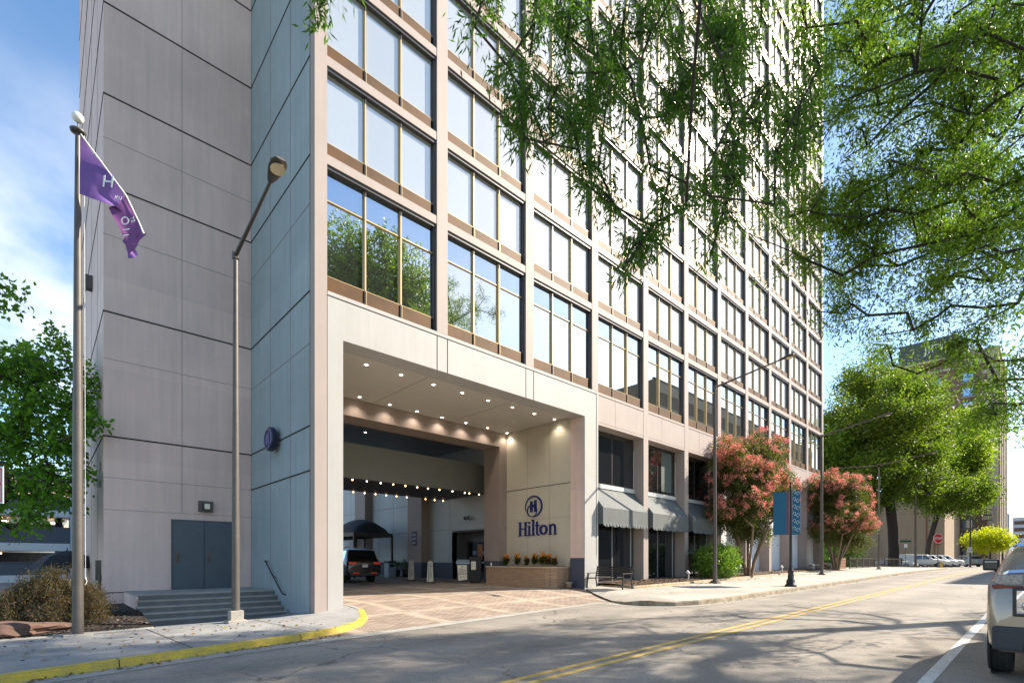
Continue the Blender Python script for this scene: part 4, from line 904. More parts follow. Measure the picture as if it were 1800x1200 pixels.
# ---- uplights in the bed
UL = ['small white garden spotlight in the mulch near the hedge trunk', 'short dark garden spotlight just right of the hedge', 'grey garden spotlight left of the banner post base', 'garden spotlight right of the banner post near the bench slab', 'garden spotlight at the foot of the far crape myrtle']
for i, (x, y) in enumerate(((25.0, 13.0), (32.6, 12.95), (39.0, 13.1), (46.5, 13.2), (51.0, 13.1))):
    t_ = thing('garden_spotlight', UL[i], 'spotlight', (x, y, zbed(x, y)), 0, 'garden spotlights in the bed')
    mm_ = WTXT if i != 1 else DSTEEL
    w = MB(); w.tube([(0, 0, -.05), (0, 0, .3)], .03, mm_, 8); w.build('stake', t_)
    w = MB(); w.lathe([(.001, -.1), (.06, -.1), (.08, .08), (.07, .1), (.001, .08)], mm_, 12, (0, .02, .36), M=Matrix.Rotation(R(-50), 4, 'X')); w.build('head', t_)
w = MB(); w.box(-.9, .9, -.2, .2, .3, .36, CONC); w.box(-.8, -.65, -.15, .15, -.1, .3, CONC); w.box(.65, .8, -.15, .15, -.1, .3, CONC); o = w.build('stone_bench', None); o.location = (47.8, 13.6, zbed(47, 13.6)); tag(o, 'low stone slab on two feet at the foot of the hotel wall', 'stone slab')
# ---- rock, umbrella
def blob(n, sx, sy, sz, seed, amp=.25):
    rr_ = random.Random(seed); bm = bmesh.new(); bmesh.ops.create_icosphere(bm, subdivisions=3, radius=1)
    ph = [rr_.random() * 6 for _ in range(6)]
    for v in bm.verts:
        c = v.co; k = 1 + amp * (math.sin(c.x * 3 + ph[0]) * math.cos(c.y * 4 + ph[1]) + .5 * math.sin(c.z * 6 + ph[2] + c.x * 5)); v.co = Vector((c.x * sx * k, c.y * sy * k, max(c.z * sz * k, -.3 * sz)))
    me = bpy.data.meshes.new(n); bm.to_mesh(me); bm.free(); o = bpy.data.objects.new(n, me); COL.objects.link(o); return o
o = blob('boulder', 1.0, .4, .2, 3); o.data.materials.append(pm('brown_rock', (.08, .052, .04), .9, ns=4, na=.5, bump=.8, bs=9, col2=(.14, .08, .06))); o.location = (-.65, 14.95, .24); o.rotation_euler = (0, 0, .25)
tag(o, 'flat brown boulder lying in the dark mulch by the sidewalk', 'rock')
p = at(118, 990, 20); um = thing('umbrella', 'open black umbrella behind the weeping shrub', 'umbrella', (p.x, p.y, .1))
w = MB(); w.lathe([(.001, 2.05), (.3, 1.98), (.65, 1.82), (.95, 1.58), (1.12, 1.34)], BLKFAB, 8, smooth=False); w.build('canopy', um)
w = MB(); w.tube([(0, 0, 0), (0, 0, 2.15)], .02, DSTEEL, 6); w.build('shaft', um)
w = MB()
for k in range(8):
    a = k * math.pi / 4; w.tube([(0, 0, 1.5), (.6 * math.cos(a), .6 * math.sin(a), 1.8), (1.1 * math.cos(a), 1.1 * math.sin(a), 1.36)], .008, STEEL, 4)
w.build('ribs', um)
# ---- parking sign on the left edge
p = at(-12, 852, 7.5)
ps = thing('parking_sign', 'white parking sign with a red border cut by the left picture edge', 'sign', (p.x, p.y, .1), math.atan2(RV[1], RV[0]))
w = MB(); w.prism([(-.15, -.27), (.13, -.27), (.15, -.25), (.15, .25), (.13, .27), (-.13, .27), (-.15, .25)], 'y', -.012, -.008, WTXT); sp_ = w
w2 = MB(); w2.box(-.155, .155, -.008, .004, -.275, .275, WTXT); 
RED = pm('sign_red', (.45, .015, .02), .45)
o = w2.build('panel', ps); o.location = (0, 0, p.z - .1)
w = MB()
for a, b, c_, d_ in ((-.135, .135, .235, .25), (-.135, .135, -.25, -.235), (-.135, -.12, -.25, .25), (.12, .135, -.25, .25)): w.box(a, b, -.012, -.009, c_, d_, RED)
w.build('border', o)
for s_, z_ in (('NO', .1), ('PARKING', .0)): text('lettering', s_, .06, RED, frame_mat((0, -.012, z_), (1, 0, 0)), o, .001)
w = MB(); w.box(-.03, .03, .005, .05, 0, p.z + .2, STEEL); w.build('post', ps)
# ---- stop sign
st = thing('stop_sign', 'red octagonal STOP sign on a thin post at the junction corner', 'stop sign', (78.4, 9.0, zright(78, 9)), math.atan2(RV[1], RV[0]))
w = MB(); O8 = [(math.cos(R(22.5 + 45 * k)) * .6, math.sin(R(22.5 + 45 * k)) * .6) for k in range(8)]; w.prism(O8, 'y', -.02, 0, WTXT); w.prism([(a * .93, b_ * .93) for a, b_ in O8], 'y', -.026, -.021, RED); o = w.build('panel', st); o.location = (0, 0, 3.52)
text('lettering', 'STOP', .44, WTXT, frame_mat((0, -.03, -.15), (1, 0, 0)), o, .003, xs=.85)
w = MB(); w.box(-.33, .33, -.02, 0, 2.72, 2.86, RED); w.build('plate', st)
w = MB(); w.box(-.035, .035, 0, .05, 0, 4.0, STEEL); w.build('post', st)
w = MB(); w.lathe([(.16, 0), (.16, .06), (.11, .08), (.11, .5), (.14, .52), (.13, .62), (.05, .72), (.03, .78), (.001, .78)], pm('hydrant_yellow', (.5, .35, .03), .5), 12); w.lathe([(.05, -.2), (.05, .2)], pm('hydrant_yellow', (.5, .35, .03)), 8, (0, 0, .4), M=Matrix.Rotation(R(90), 4, 'X')); o = w.build('fire_hydrant', None); o.location = (80.2, 8.9, zright(80, 9)); tag(o, 'yellow fire hydrant just right of the stop sign post', 'hydrant')
ss = thing('street_name_sign', 'green street name sign on a thin pole beside the fence', 'street sign', (80.5, 12.4, zright(80, 12)), math.atan2(RV[1], RV[0]))
w = MB(); w.box(-.7, .7, -.01, .01, 3.1, 3.35, pm('sign_green', (.01, .09, .04), .5)); w.build('name_plate', ss)
w = MB(); w.tube([(0, .03, 0), (0, .03, 3.2)], .03, STEEL, 6); w.build('post', ss); w = MB(); w.box(-.2, .2, -.02, 0, 2.4, 2.9, WTXT); w.build('notice_plate', ss)
sp = thing('one_way_sign', 'small white sign mounted beside the far black lamp post', 'sign', (104, 8.2, .72), math.atan2(RV[1], RV[0]))
w = MB(); w.box(-.35, .35, -.02, 0, 2.3, 3.1, WTXT); o = w.build('panel', sp); w = MB(); w.box(-.25, .25, -.03, -.02, 2.6, 2.66, BLACK); w.build('arrow', o); w = MB(); w.box(-.04, .04, 0, .05, 0, 3.2, STEEL); w.build('post', sp)
# ---- fence
fc = thing('metal_fence', 'low black metal picket fence under the big oak', 'fence', (56, 13.1, .9))
w = MB()
for k in range(120):
    x = 57 + k * .21
    w.box(x, x + .02, 13.09, 13.11, .85, 2.0, BLACK)
w.box(57, 82.3, 13.08, 13.12, 1.93, 1.98, BLACK); w.box(57, 82.3, 13.08, 13.12, 1.0, 1.05, BLACK); w.build('pickets', fc, (56, 13.1, .9))
for k in range(11):
    w = MB(); x = 57 + k * 2.53; w.box(x - .04, x + .04, 13.05, 13.15, .7, 2.12, DSTEEL); w.build('post', fc, (56, 13.1, .9))
w = MB(); w.box(53.2, 56.6, 13.3, 13.5, .6, 2.0, pm('red_brick', (.22, .10, .06), .85, ns=3, na=.2)); 
for z in (.9, 1.2, 1.5, 1.8): w.box(53.2, 56.6, 13.292, 13.3, z, z + .015, JOINT)
o = w.build('brick_wall', None, (54, 13.4, .6)); tag(o, 'short red brick wall at the left end of the metal fence', 'wall')
# ================================================================ VEHICLES
TYRE = pm('tyre_rubber', (.02, .02, .022), .85, bump=.2, bs=30); RIM = pm('alloy_rim', (.35, .35, .37), .3, metal=.9)
CGL = glassmat('car_glass', (.8, .88, .95), .10, (.008, .009, .011)); TAIL = pm('tail_lamp_red', (.35, .01, .008), .2, emit=.06, ecol=(1, .08, .03)); HEADL = pm('headlamp', (.6, .62, .65), .1)
PLASTIC = pm('grey_plastic', (.045, .045, .05), .7)
def wheel(par, x, y, r=.38, w_=.26):
    s = 1 if y > 0 else -1; M = Matrix.Rotation(R(90), 4, 'X'); h = w_ / 2
    w = MB(); w.lathe([(r * .62, -h), (r * .92, -h), (r, -h * .75), (r, -h * .3), (r * .985, -h * .28), (r * .985, -h * .2), (r, -h * .18), (r, h * .18), (r * .985, h * .2), (r * .985, h * .28), (r, h * .3), (r, h * .75), (r * .92, h), (r * .62, h)], TYRE, 28, (x, y, r), M=M); tw = w.build('wheel', par)
    w = MB(); w.lathe([(.001, 0), (r * .18, 0), (r * .3, -.02), (r * .6, 0), (r * .63, .02)], RIM, 20, (x, y + s * h * .85, r), M=Matrix.Rotation(R(90) * (1 if s < 0 else -1), 4, 'X')); w.build('rim', tw)
def vehicle(name, label, cat, loc, rz, paint, st, wx=(-1.5, 1.6), hw=.95, wr=.37, group=None, glass=(), rearglass=None, front=None, tail=None, plate=True, zoff=0, clad=None, mir=None):
    """st: stations (x, z bottom, z belt, z roof, half width, half width at roof)"""
    t_ = thing(name, label, cat, loc, rz, group); n = len(st)
    def ring(s):
        x, zb, zl, zr, w, u = s
        half = [(w * .86, zb), (w * .97, zb + .10), (w, zb + (zl - zb) * .45), (w * .985, zl - .06), (w * .955, zl), (u, zr - .07), (u * .9, zr - .015), (u * .5, zr + .01)]
        return [Vector((x, y, z)) for y, z in half] + [Vector((x, -y, z)) for y, z in half[::-1]]
    rg = [ring(s) for s in st]; k = 16
    w = MB(); vs = [p for r_ in rg for p in r_]
    w.mesh(vs, [(i * k + j, (i + 1) * k + j, (i + 1) * k + (j + 1) % k, i * k + (j + 1) % k) for i in range(n - 1) for j in range(k)], paint, True)
    w.face(rg[0], paint); w.face(rg[-1][::-1], paint); body = w.build('body', t_)
    md = body.modifiers.new('b', 'BEVEL'); md.width = .015; md.segments = 2; md.limit_method = 'ANGLE'; md.angle_limit = R(35)
    def lerpst(x):
        for a, b in zip(st, st[1:]):
            if a[0] <= x <= b[0]:
                q = (x - a[0]) / (b[0] - a[0] + 1e-9); return tuple(a[i] + (b[i] - a[i]) * q for i in range(6))
        return st[-1]
    for (x0, x1) in glass:
        for s in (1, -1):
            g = MB(); A, B = ring(lerpst(x0)), ring(lerpst(x1)); ia, ib = (4, 5) if s > 0 else (11, 10); off = Vector((0, s * .008, .003))
            mid = [ring(lerpst(x0 + (x1 - x0) * q)) for q in (0, .33, .66, 1)]
            for m0, m1 in zip(mid, mid[1:]): g.face([m0[ia].lerp(m0[ib], .08) + off, m1[ia].lerp(m1[ib], .08) + off, m1[ia].lerp(m1[ib], .92) + off, m0[ia].lerp(m0[ib], .92) + off], CGL, False)
            g.build('side_window', t_)
    for nm, rgx in (('rear_window', rearglass), ('windscreen', front)):
        if rgx:
            A, B = ring(lerpst(rgx[0])), ring(lerpst(rgx[1])); sg = -1 if nm == 'rear_window' else 1; off = Vector((sg * .012, 0, .008)); g = MB()
            for j in range(5, 10): 
                g.face([A[j] + off, B[j] + off, B[j + 1] + off, A[j + 1] + off], CGL, True)
            g.build(nm, t_, recalc=False)
    for x in wx:
        for s in (1, -1):
            a = MB(); a.lathe([(.001, 0), (wr * 1.16, 0)], BLACK, 24, (x, s * (hw - .015), wr), M=Matrix.Rotation(R(90), 4, 'X')); 
            ac = a.build('wheel_arch', t_); wheel(t_, x, s * (hw - .11), wr)
    if tail:
        x, z, dz_, dy_, y0 = tail
        for s in (1, -1):
            g = MB(); g.box(x - .03, x + .08, min(s * y0, s * (y0 - dy_)), max(s * y0, s * (y0 - dy_)), z, z + dz_, TAIL); g.build('tail_lamp', t_, bevel=.008)
    if plate:
        x = st[0][0]; g = MB(); g.box(x - .02, x, -.16, .16, plate if plate is not True else .9, (plate if plate is not True else .9) + .16, WTXT); g.build('number_plate', t_)
    g = MB(); x = st[0][0]; g.box(x - .04, x + .12, -hw * .93, hw * .93, st[0][1] - .02, st[0][1] + .12, PLASTIC if clad is None else clad); g.build('bumper', t_, bevel=.02)
    if mir:
        for s in (1, -1):
            g = MB(); g.box(mir - .1, mir + .1, min(s * hw, s * (hw + .22)), max(s * hw, s * (hw + .22)), mir * 0 + st[0][2] + .02 if False else 1.12, 1.30, paint); mo = g.build('mirror', t_, bevel=.03)
    return t_
SUVST = [(-2.52, .42, .85, .95, .90, .80), (-2.5, .36, 1.05, 1.12, .97, .88), (-2.40, .34, 1.16, 1.28, 1.0, .90), (-2.16, .34, 1.18, 1.82, 1.0, .80), (-1.9, .34, 1.18, 1.90, 1.0, .78), (-.3, .34, 1.16, 1.93, 1.0, .78), (.5, .34, 1.15, 1.88, 1.0, .78), (1.3, .34, 1.15, 1.26, 1.0, .86), (1.45, .34, 1.12, 1.22, 1.0, .9), (2.2, .36, 1.05, 1.14, .98, .86), (2.5, .42, .82, .9, .92, .8)]
BPAINT = pm('black_car_paint', (.008, .008, .01), .25, coat=1); WPAINT = pm('white_car_paint', (.62, .64, .65), .35, coat=.6); SPAINT = pm('silver_car_paint', (.45, .47, .48), .35, metal=.3, coat=.6)
v = vehicle('suv', 'black sport utility car parked in the covered passage, seen from behind with red tail lamps', 'car', (13.2, 28.55, zdrive(13.2, 28)), R(90), BPAINT, SUVST, glass=((-1.9, -.9), (-.85, .1), (.15, .75)), rearglass=(-2.38, -2.17), front=(.55, 1.25), tail=(-2.5, 1.02, .14, .42, .93), plate=.86, mir=.9)
g = MB(); g.box(-2.56, -2.5, -.7, -.35, .52, .58, TAIL); g.build('reflector', v); g = MB(); g.box(-2.56, -2.5, .35, .7, .52, .58, TAIL); g.build('reflector', v)
g = MB(); g.box(-2.535, -2.5, -.45, .45, 1.05, 1.08, CLEAR); g.build('trim_strip', v)
w = MB(); w.tube([(-2.0, .62, 1.93), (-1.9, .62, 1.98), (.2, .62, 1.99), (.4, .62, 1.93)], .02, BLACK, 6); w.build('roof_rail', v); w = MB(); w.tube([(-2.0, -.62, 1.93), (-1.9, -.62, 1.98), (.2, -.62, 1.99), (.4, -.62, 1.93)], .02, BLACK, 6); w.build('roof_rail', v)
# ---- beige car at the right edge, parked along the near side
BP = pm('champagne_car_paint', (.33, .28, .215), .28, metal=.45, coat=1)
CST = [(-2.36, .44, .80, .88, .86, .78), (-2.33, .38, 1.1, 1.18, .93, .86), (-2.24, .36, 1.32, 1.40, .96, .84), (-2.05, .36, 1.34, 1.70, .96, .78), (-1.75, .36, 1.30, 1.86, .96, .74), (-.3, .36, 1.22, 1.92, .96, .73), (.5, .36, 1.18, 1.85, .96, .74), (1.3, .36, 1.15, 1.24, .96, .84), (1.45, .36, 1.12, 1.2, .96, .86), (2.15, .38, 1.02, 1.10, .93, .82), (2.4, .44, .8, .88, .86, .76)]
cz = hg(11.5)
bc = vehicle('parked_car', 'champagne sport utility car cut by the right picture edge, parked at the near kerb', 'car', (11.75, -.38, cz), 0, BP, CST, glass=((-1.7, -.9), (-.85, .1), (.15, .7)), rearglass=(-2.22, -1.80), front=(.55, 1.25), plate=.55, clad=PLASTIC, wr=.40, wx=(-1.62, 1.5))
g = MB(); g.box(-2.30, -1.9, .60, .875, 1.27, 1.41, pm('clear_lamp_glass', (.45, .42, .38), .12, ns=30, na=.6)); o = g.build('tail_lamp', bc, bevel=.02); g = MB(); g.box(-2.31, -1.9, .60, .90, 1.225, 1.265, pm('dark_red_lamp', (.16, .02, .015), .2)); g.build('lens', o)
g = MB(); g.box(-2.30, -1.9, -.875, -.60, 1.27, 1.41, MATS['clear_lamp_glass']); o = g.build('tail_lamp', bc, bevel=.02); g = MB(); g.box(-2.31, -1.9, -.90, -.60, 1.225, 1.265, MATS['dark_red_lamp']); g.build('lens', o)
g = MB(); g.box(-2.40, -2.33, -.02, .70, .86, 1.24, BLACK); o = g.build('tailgate_panel', bc, bevel=.015)
g = MB(); g.box(-2.408, -2.398, .02, .66, .90, 1.20, glassmat('mirror_glass', (.9, .93, .97), .8, (.02, .02, .02))); go = g.build('glass', o)
g = MB(); g.lathe([(.001, .02), (.06, .02), (.07, 0)], CLEAR, 16, (-2.41, .55, 1.0), M=Matrix.Rotation(R(-90), 4, 'Y')); g.build('emblem', o)
g = MB(); g.box(-2.42, -2.2, -.9, .9, .40, .72, PLASTIC); g.box(-2.43, -2.40, -.6, .6, .43, .50, BP); g.build('bumper_cover', bc, bevel=.04)
for s in (1, -1):
    g = MB(); g.tube([(.62, s * .90, 1.22), (.60, s * 1.02, 1.45)], .03, BLACK, 6); yy = sorted((s * .96, s * 1.18)); g.box(.54, .66, yy[0], yy[1], 1.42, 1.62, BLACK); mo = g.build('mirror', bc, bevel=.03)
    g = MB(); g.box(.525, .54, yy[0] + .03, yy[1] - .03, 1.45, 1.59, CGL); g.build('mirror_glass', mo)
# ---- parked vehicles in the lot beyond the junction
PST = [(-2.9, .5, .95, 1.02, .9, .86), (-2.86, .48, 1.2, 1.95, .98, .86), (-2.7, .48, 1.2, 2.0, .98, .84), (-1.1, .48, 1.2, 2.0, .98, .84), (-1.0, .48, 1.2, 1.96, .98, .82), (.5, .48, 1.2, 1.94, .98, .80), (1.2, .48, 1.2, 1.28, .98, .88), (2.5, .5, 1.12, 1.2, .97, .88), (2.85, .55, .9, 1.0, .92, .84)]
GP = 'vehicles parked in the far lot'
vehicle('pickup_truck', 'white pickup truck with a white covered bed, left-most in the row facing right', 'pickup truck', (99.0, 13.2, .72), R(-78), WPAINT, PST, glass=((-.9, -.1), (0, .7)), front=(.6, 1.15), wr=.42, wx=(-1.8, 1.9), hw=.97, group=GP)
vehicle('pickup_truck', 'second white truck, right behind the covered pickup in the lot row', 'pickup truck', (102.6, 12.9, .72), R(-78), WPAINT, SUVST, glass=((-1.9, -.9), (-.8, .1), (.2, .7)), front=(.6, 1.2), wr=.4, group=GP)
vehicle('parked_car', 'third white vehicle in the far lot row, behind the second white truck', 'car', (106.2, 12.4, .72), R(-78), WPAINT, SUVST, glass=((-1.9, -.9), (-.8, .1), (.2, .7)), front=(.6, 1.2), wr=.4, group=GP)
vehicle('parked_car', 'fourth white vehicle in the far lot row, beside the black far lamp post', 'car', (110, 11.9, .72), R(-78), WPAINT, SUVST, glass=((-1.9, -.9), (-.8, .1), (.2, .7)), front=(.6, 1.2), wr=.4, group=GP)
vehicle('parked_car', 'silver car with a dark rear window, right-most in the far lot', 'car', (116, 9.6, .72), R(35), SPAINT, SUVST, glass=((-1.9, -.9), (-.8, .1), (.2, .7)), rearglass=(-2.38, -2.17), front=(.6, 1.2), wr=.4, group=GP)
SED = [(-2.3, .36, .72, .8, .84, .7), (-2.25, .3, .9, .98, .9, .74), (-1.6, .28, .92, 1.02, .9, .72), (-.9, .28, .92, 1.40, .9, .62), (.2, .28, .92, 1.43, .9, .62), (1.0, .28, .9, .98, .9, .74), (2.0, .3, .8, .86, .88, .72), (2.25, .36, .62, .7, .82, .66)]
vehicle('parked_car', 'white sedan partly hidden behind the metal fence at the lot entrance', 'car', (88, 14.6, .72), R(-100), WPAINT, SED, glass=((-.8, -.1), (0, .7)), rearglass=(-1.5, -.95), front=(.25, .95), wr=.33, wx=(-1.4, 1.4), hw=.88, group=GP)
vehicle('parked_car', 'silver sedan glimpsed through the metal fence under the oak', 'car', (74, 17.6, .9), R(10), SPAINT, SED, glass=((-.8, -.1), (0, .7)), rearglass=(-1.5, -.95), front=(.25, .95), wr=.33, wx=(-1.4, 1.4), hw=.88, group=GP)
vehicle('parked_car', 'dark sedan glimpsed behind the brick wall end of the fence', 'car', (64, 17.4, .8), R(10), BPAINT, SED, glass=((-.8, -.1), (0, .7)), rearglass=(-1.5, -.95), front=(.25, .95), wr=.33, wx=(-1.4, 1.4), hw=.88, group=GP)
# ================================================================ OTHER BUILDINGS
def bld(name, label, base, cat='building', g=None): return thing(name, label, cat, base, 0, g)
# garage to the left
ga = bld('parking_garage', 'low parking garage with slate and white bands and dark open decks', (-20, 60, -.6))
SL = pm('slate_panel', (.075, .095, .12), .6, ns=.3, na=.15, streak=.1); WB = pm('white_band', (.55, .60, .62), .6)
w = MB()
for z0, z1 in ((-.6, .5), (2.6, 3.25), (5.6, 6.15)): w.box(-40, 1.95, 60 + (0 if z0 > 0 else .05), 78, z0, z1, WB)
w.build('deck_edge', ga, (-20, 60, -.6))
w = MB()
for z0, z1 in ((.5, 1.65), (3.25, 4.7), (6.15, 7.4)): w.box(-40, 1.95, 60.08, 60.3, z0, z1, SL)
w.box(-40, 1.95, 59.98, 60.08, 1.58, 1.66, SL)
w.build('parapet', ga, (-20, 60, -.6))
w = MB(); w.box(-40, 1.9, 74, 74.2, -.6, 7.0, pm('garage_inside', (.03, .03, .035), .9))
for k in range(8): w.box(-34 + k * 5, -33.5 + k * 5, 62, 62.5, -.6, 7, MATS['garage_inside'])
w.build('back_wall', ga, (-20, 60, -.6))
for x, z in ((-2.6, 5.35), (1.0, 5.3), (-6, 5.35), (-3, 2.45)):
    w = MB(); w.box(x - .5, x + .5, 64, 64.2, z - .1, z, pm('garage_lamp', (1, .7, .3), .5, emit=4, ecol=(1, .5, .15))); w.build('ceiling_lamp', ga, (-20, 60, -.6))
sb = bld('stair_tower', 'narrow pale blue stair tower beside the garage', (3, 58, -.6), 'tower')
w = MB(); w.box(1.97, 5.2, 57.5, 64, -.6, 11.9, pm('pale_blue_wall', (.40, .50, .58), .6, streak=.1)); w.box(3.55, 3.6, 57.49, 57.5, 0, 11.8, JOINT2); w.build('wall', sb, (3, 58, -.6))
for z in (9.3, 1.9): 
    w = MB(); w.box(3.7, 4.9, 57.44, 57.5, z, z + 1.6, CGL); w.build('window', sb, (3, 58, -.6))
ob = bld('distant_building', 'low cream building with an orange tiled roof behind the garage', (-30, 100, -.6))
w = MB(); w.box(-60, 3, 100, 120, -.6, 13.5, pm('cream_wall', (.62, .52, .44), .7)); w.build('wall', ob, (-30, 100, -.6))
w = MB(); w.mesh([(-61, 99, 10.2), (4, 99, 10.2), (4, 102, 13), (-61, 102, 13), (-61, 99, 10.0), (4, 99, 10.0), (4, 103, 10.0), (-61, 103, 10)], [(0, 1, 2, 3), (4, 7, 6, 5), (0, 4, 5, 1), (1, 5, 6, 2), (0, 3, 7, 4)], pm('orange_tiles', (.50, .17, .07), .7, ns=1, na=.3)); w.build('roof', ob, (-30, 100, -.6))
# beige hall beyond the lot
TAN = pm('tan_wall', (.34, .26, .175), .8, ns=.2, na=.1, streak=.1)
bh = bld('beige_hall', 'long beige windowless building behind the parked trucks', (128, 20, .6))
w = MB(); w.box(126, 150, 13.5, 75, .6, 15.5, TAN)
for y in (18, 23.5, 29, 34.5, 40, 46): w.box(125.96, 126, y - .03, y + .03, .7, 15.4, pm('dark_tan', (.2, .15, .10), .8))  # thin upright lines in a darker tan than the wall
w.box(125.97, 126, 13.5, 75, 11.0, 11.06, MATS['dark_tan'])
w.build('wall', bh, (128, 20, .6)); w = MB(); w.box(125.8, 150.2, 13.3, 75.2, 15.5, 16.0, CONC); w.build('parapet', bh, (128, 20, .6))
for y in (16.2, 15.0): 
    w = MB(); w.tube([(125.9, y, .7), (125.9, y, 12)], .09, pm('rust_pipe', (.22, .10, .05), .7), 6); w.build('downpipe', bh, (128, 20, .6))
# brick tower
BRT = pm('brown_brick', (.20, .13, .095), .85, ns=.5, na=.2, speck=.15); LST = pm('limestone', (.46, .40, .32), .8, ns=.5, na=.15)
tw = bld('brick_tower', 'tall brown brick tower with limestone corner blocks and a dark rooftop sign box', (160, 14, .6))
TB = (160, 14, .6); X0, Y0, ZT_ = 152, 7.6, 48.5
w = MB(); w.box(X0, 185, Y0, 27, .6, ZT_ - 3.2, BRT); w.box(X0 + .25, 184.8, Y0 + .2, 26.8, ZT_ - 3.0, ZT_ - .4, BRT); w.build('wall', tw, TB)
w = MB(); w.box(X0 - .3, 185.3, Y0 - .3, 27.3, ZT_ - 3.25, ZT_ - 2.7, LST); w.box(X0 - .4, 185.4, Y0 - .5, 27.3, ZT_ - .5, ZT_, LST); w.box(X0 - .2, X0 + 5, Y0 - .25, Y0 + 5.2, ZT_ - 2.7, ZT_ - .5, LST); w.build('cornice', tw, TB)
w = MB()
for k in range(38):
    z = ZT_ - 4.4 - k * 1.15; ln = 2.4 if k % 2 else 1.5; w.box(X0 - .12, X0 + .6, Y0 - .1, Y0 + ln, z, z + .85 if k % 2 else z + .95, LST)
w.box(X0 - .05, X0 + .4, Y0 - .15, Y0 + .8, .6, ZT_ - 3.2, LST)
for k in range(5): w.box(X0 + 1.5 + k * 6.5, X0 + 3.2 + k * 6.5, Y0 - .5, Y0, .6, ZT_ - 3.2, LST)
w.build('corner_blocks', tw, TB)
for r_ in range(13):
    for c_ in range(3):
        z = ZT_ - 6.6 - r_ * 3.3; y = Y0 + 3.6 + c_ * 5.6
        w = MB(); w.box(X0 - .06, X0 + .05, y, y + 2.1, z, z + 2.1, pm('teal_frame', (.08, .13, .15), .5)); w.box(X0 - .14, X0, y - .15, y + 2.25, z - .2, z, LST); wo = w.build('window', tw, TB)
        w = MB(); w.box(X0 - .09, X0 - .06, y + .22, y + 1.88, z + .2, z + 1.9, glassmat('tower_glass', (.6, .75, .95), .45, (.05, .08, .12)) if 'tower_glass' not in MATS else MATS['tower_glass']); w.build('pane', wo, TB)
w = MB(); w.box(X0 + 5, X0 + 9, Y0 + 7.2, Y0 + 18, ZT_ - .5, ZT_ + 6.6, pm('sign_box_slate', (.06, .075, .095), .6)); w.box(X0 + 4.9, X0 + 9, Y0 + 7.0, Y0 + 7.3, ZT_ - .4, ZT_ + 6.8, WB); sgb = w.build('sign_box', tw, TB)
text('lettering', 'JIFY', 2.6, WTXT, Matrix.Translation(-Vector(TB)) @ frame_mat((X0 + 4.9, Y0 + 11, ZT_ + 3.4), (0, -1, 0)), sgb, .05)
# dark loft building far off
dk = bld('loft_building', 'dark slate loft building far down the street with a white lettered top', (255, 12, .6))
w = MB(); w.box(250, 275, 9.6, 60, .6, 18.5, pm('slate_loft', (.07, .075, .09), .7)); w.box(250.2, 275, 9.3, 9.6, .6, 18.3, WB); w.build('wall', dk, (255, 12, .6))
for z in (3, 8.5, 13.2):
    for y in (11.5, 14.8, 18): 
        w = MB(); w.box(249.9, 250, y, y + 1.8, z, z + 3, pm('loft_window', (.22, .24, .25), .3)); w.build('window', dk, (255, 12, .6))
w = MB(); w.box(249.85, 249.99, 11, 17.5, 16.2, 16.9, WTXT); w.build('sign_band', dk, (255, 12, .6))
gr = bld('glass_building', 'pale grey office block at the far end of the street', (420, 20, .6))
w = MB(); w.box(400, 440, -8, 14, .6, 26, pm('far_grey', (.42, .45, .48), .7)); w.build('wall', gr, (420, 20, .6))
w = MB()
for k in range(6): w.box(399.8, 400, -7, 13, 3 + k * 3.8, 5 + k * 3.8, CGL)
w.build('window_bands', gr, (420, 20, .6))
# opposite side of the street (seen mirrored in the facade glass)
od = bld('office_block', 'dark banded office block across the street, seen only mirrored in the lower windows', (110, -25, .6))
w = MB(); w.box(72, 150, -55, -14, .6, 31, pm('dark_office', (.10, .085, .07), .7)); w.build('wall', od, (110, -25, .6))
w = MB()
for k in range(8): w.box(71.9, 150.1, -14.0, -13.9, 3 + k * 3.7, 4.6 + k * 3.7, pm('office_bands', (.30, .28, .25), .7))
w.build('bands', od, (110, -25, .6))
w = MB()
for k in range(9): w.box(80 + k * 2.2, 81.2 + k * 2.2, -20, -19.6, 31, 34.5, WB)
w.box(80, 100, -20, -19.6, 34, 34.6, WB); w.build('roof_frame', od, (110, -25, .6))
# white globe lamps far along the street
for i, (x, y, l_) in enumerate(((150, 6.6, 'black lamp post with a round white globe right of the yellow-green tree'), (185, 6.4, 'smaller lamp post with a white globe near the far slate building'))):
    t_ = thing('globe_lamp', l_, 'street lamp', (x, y, .72), 0, 'globe lamps far down the street')
    w = MB(); w.tube([(0, 0, 0), (0, 0, 4.6)], .14, BLACK, 8); w.build('post', t_); w = MB(); w.lathe([(.001, 4.5), (.35, 4.7), (.42, 5.0), (.3, 5.3), (.001, 5.4)], WTXT, 12); w.build('globe', t_)
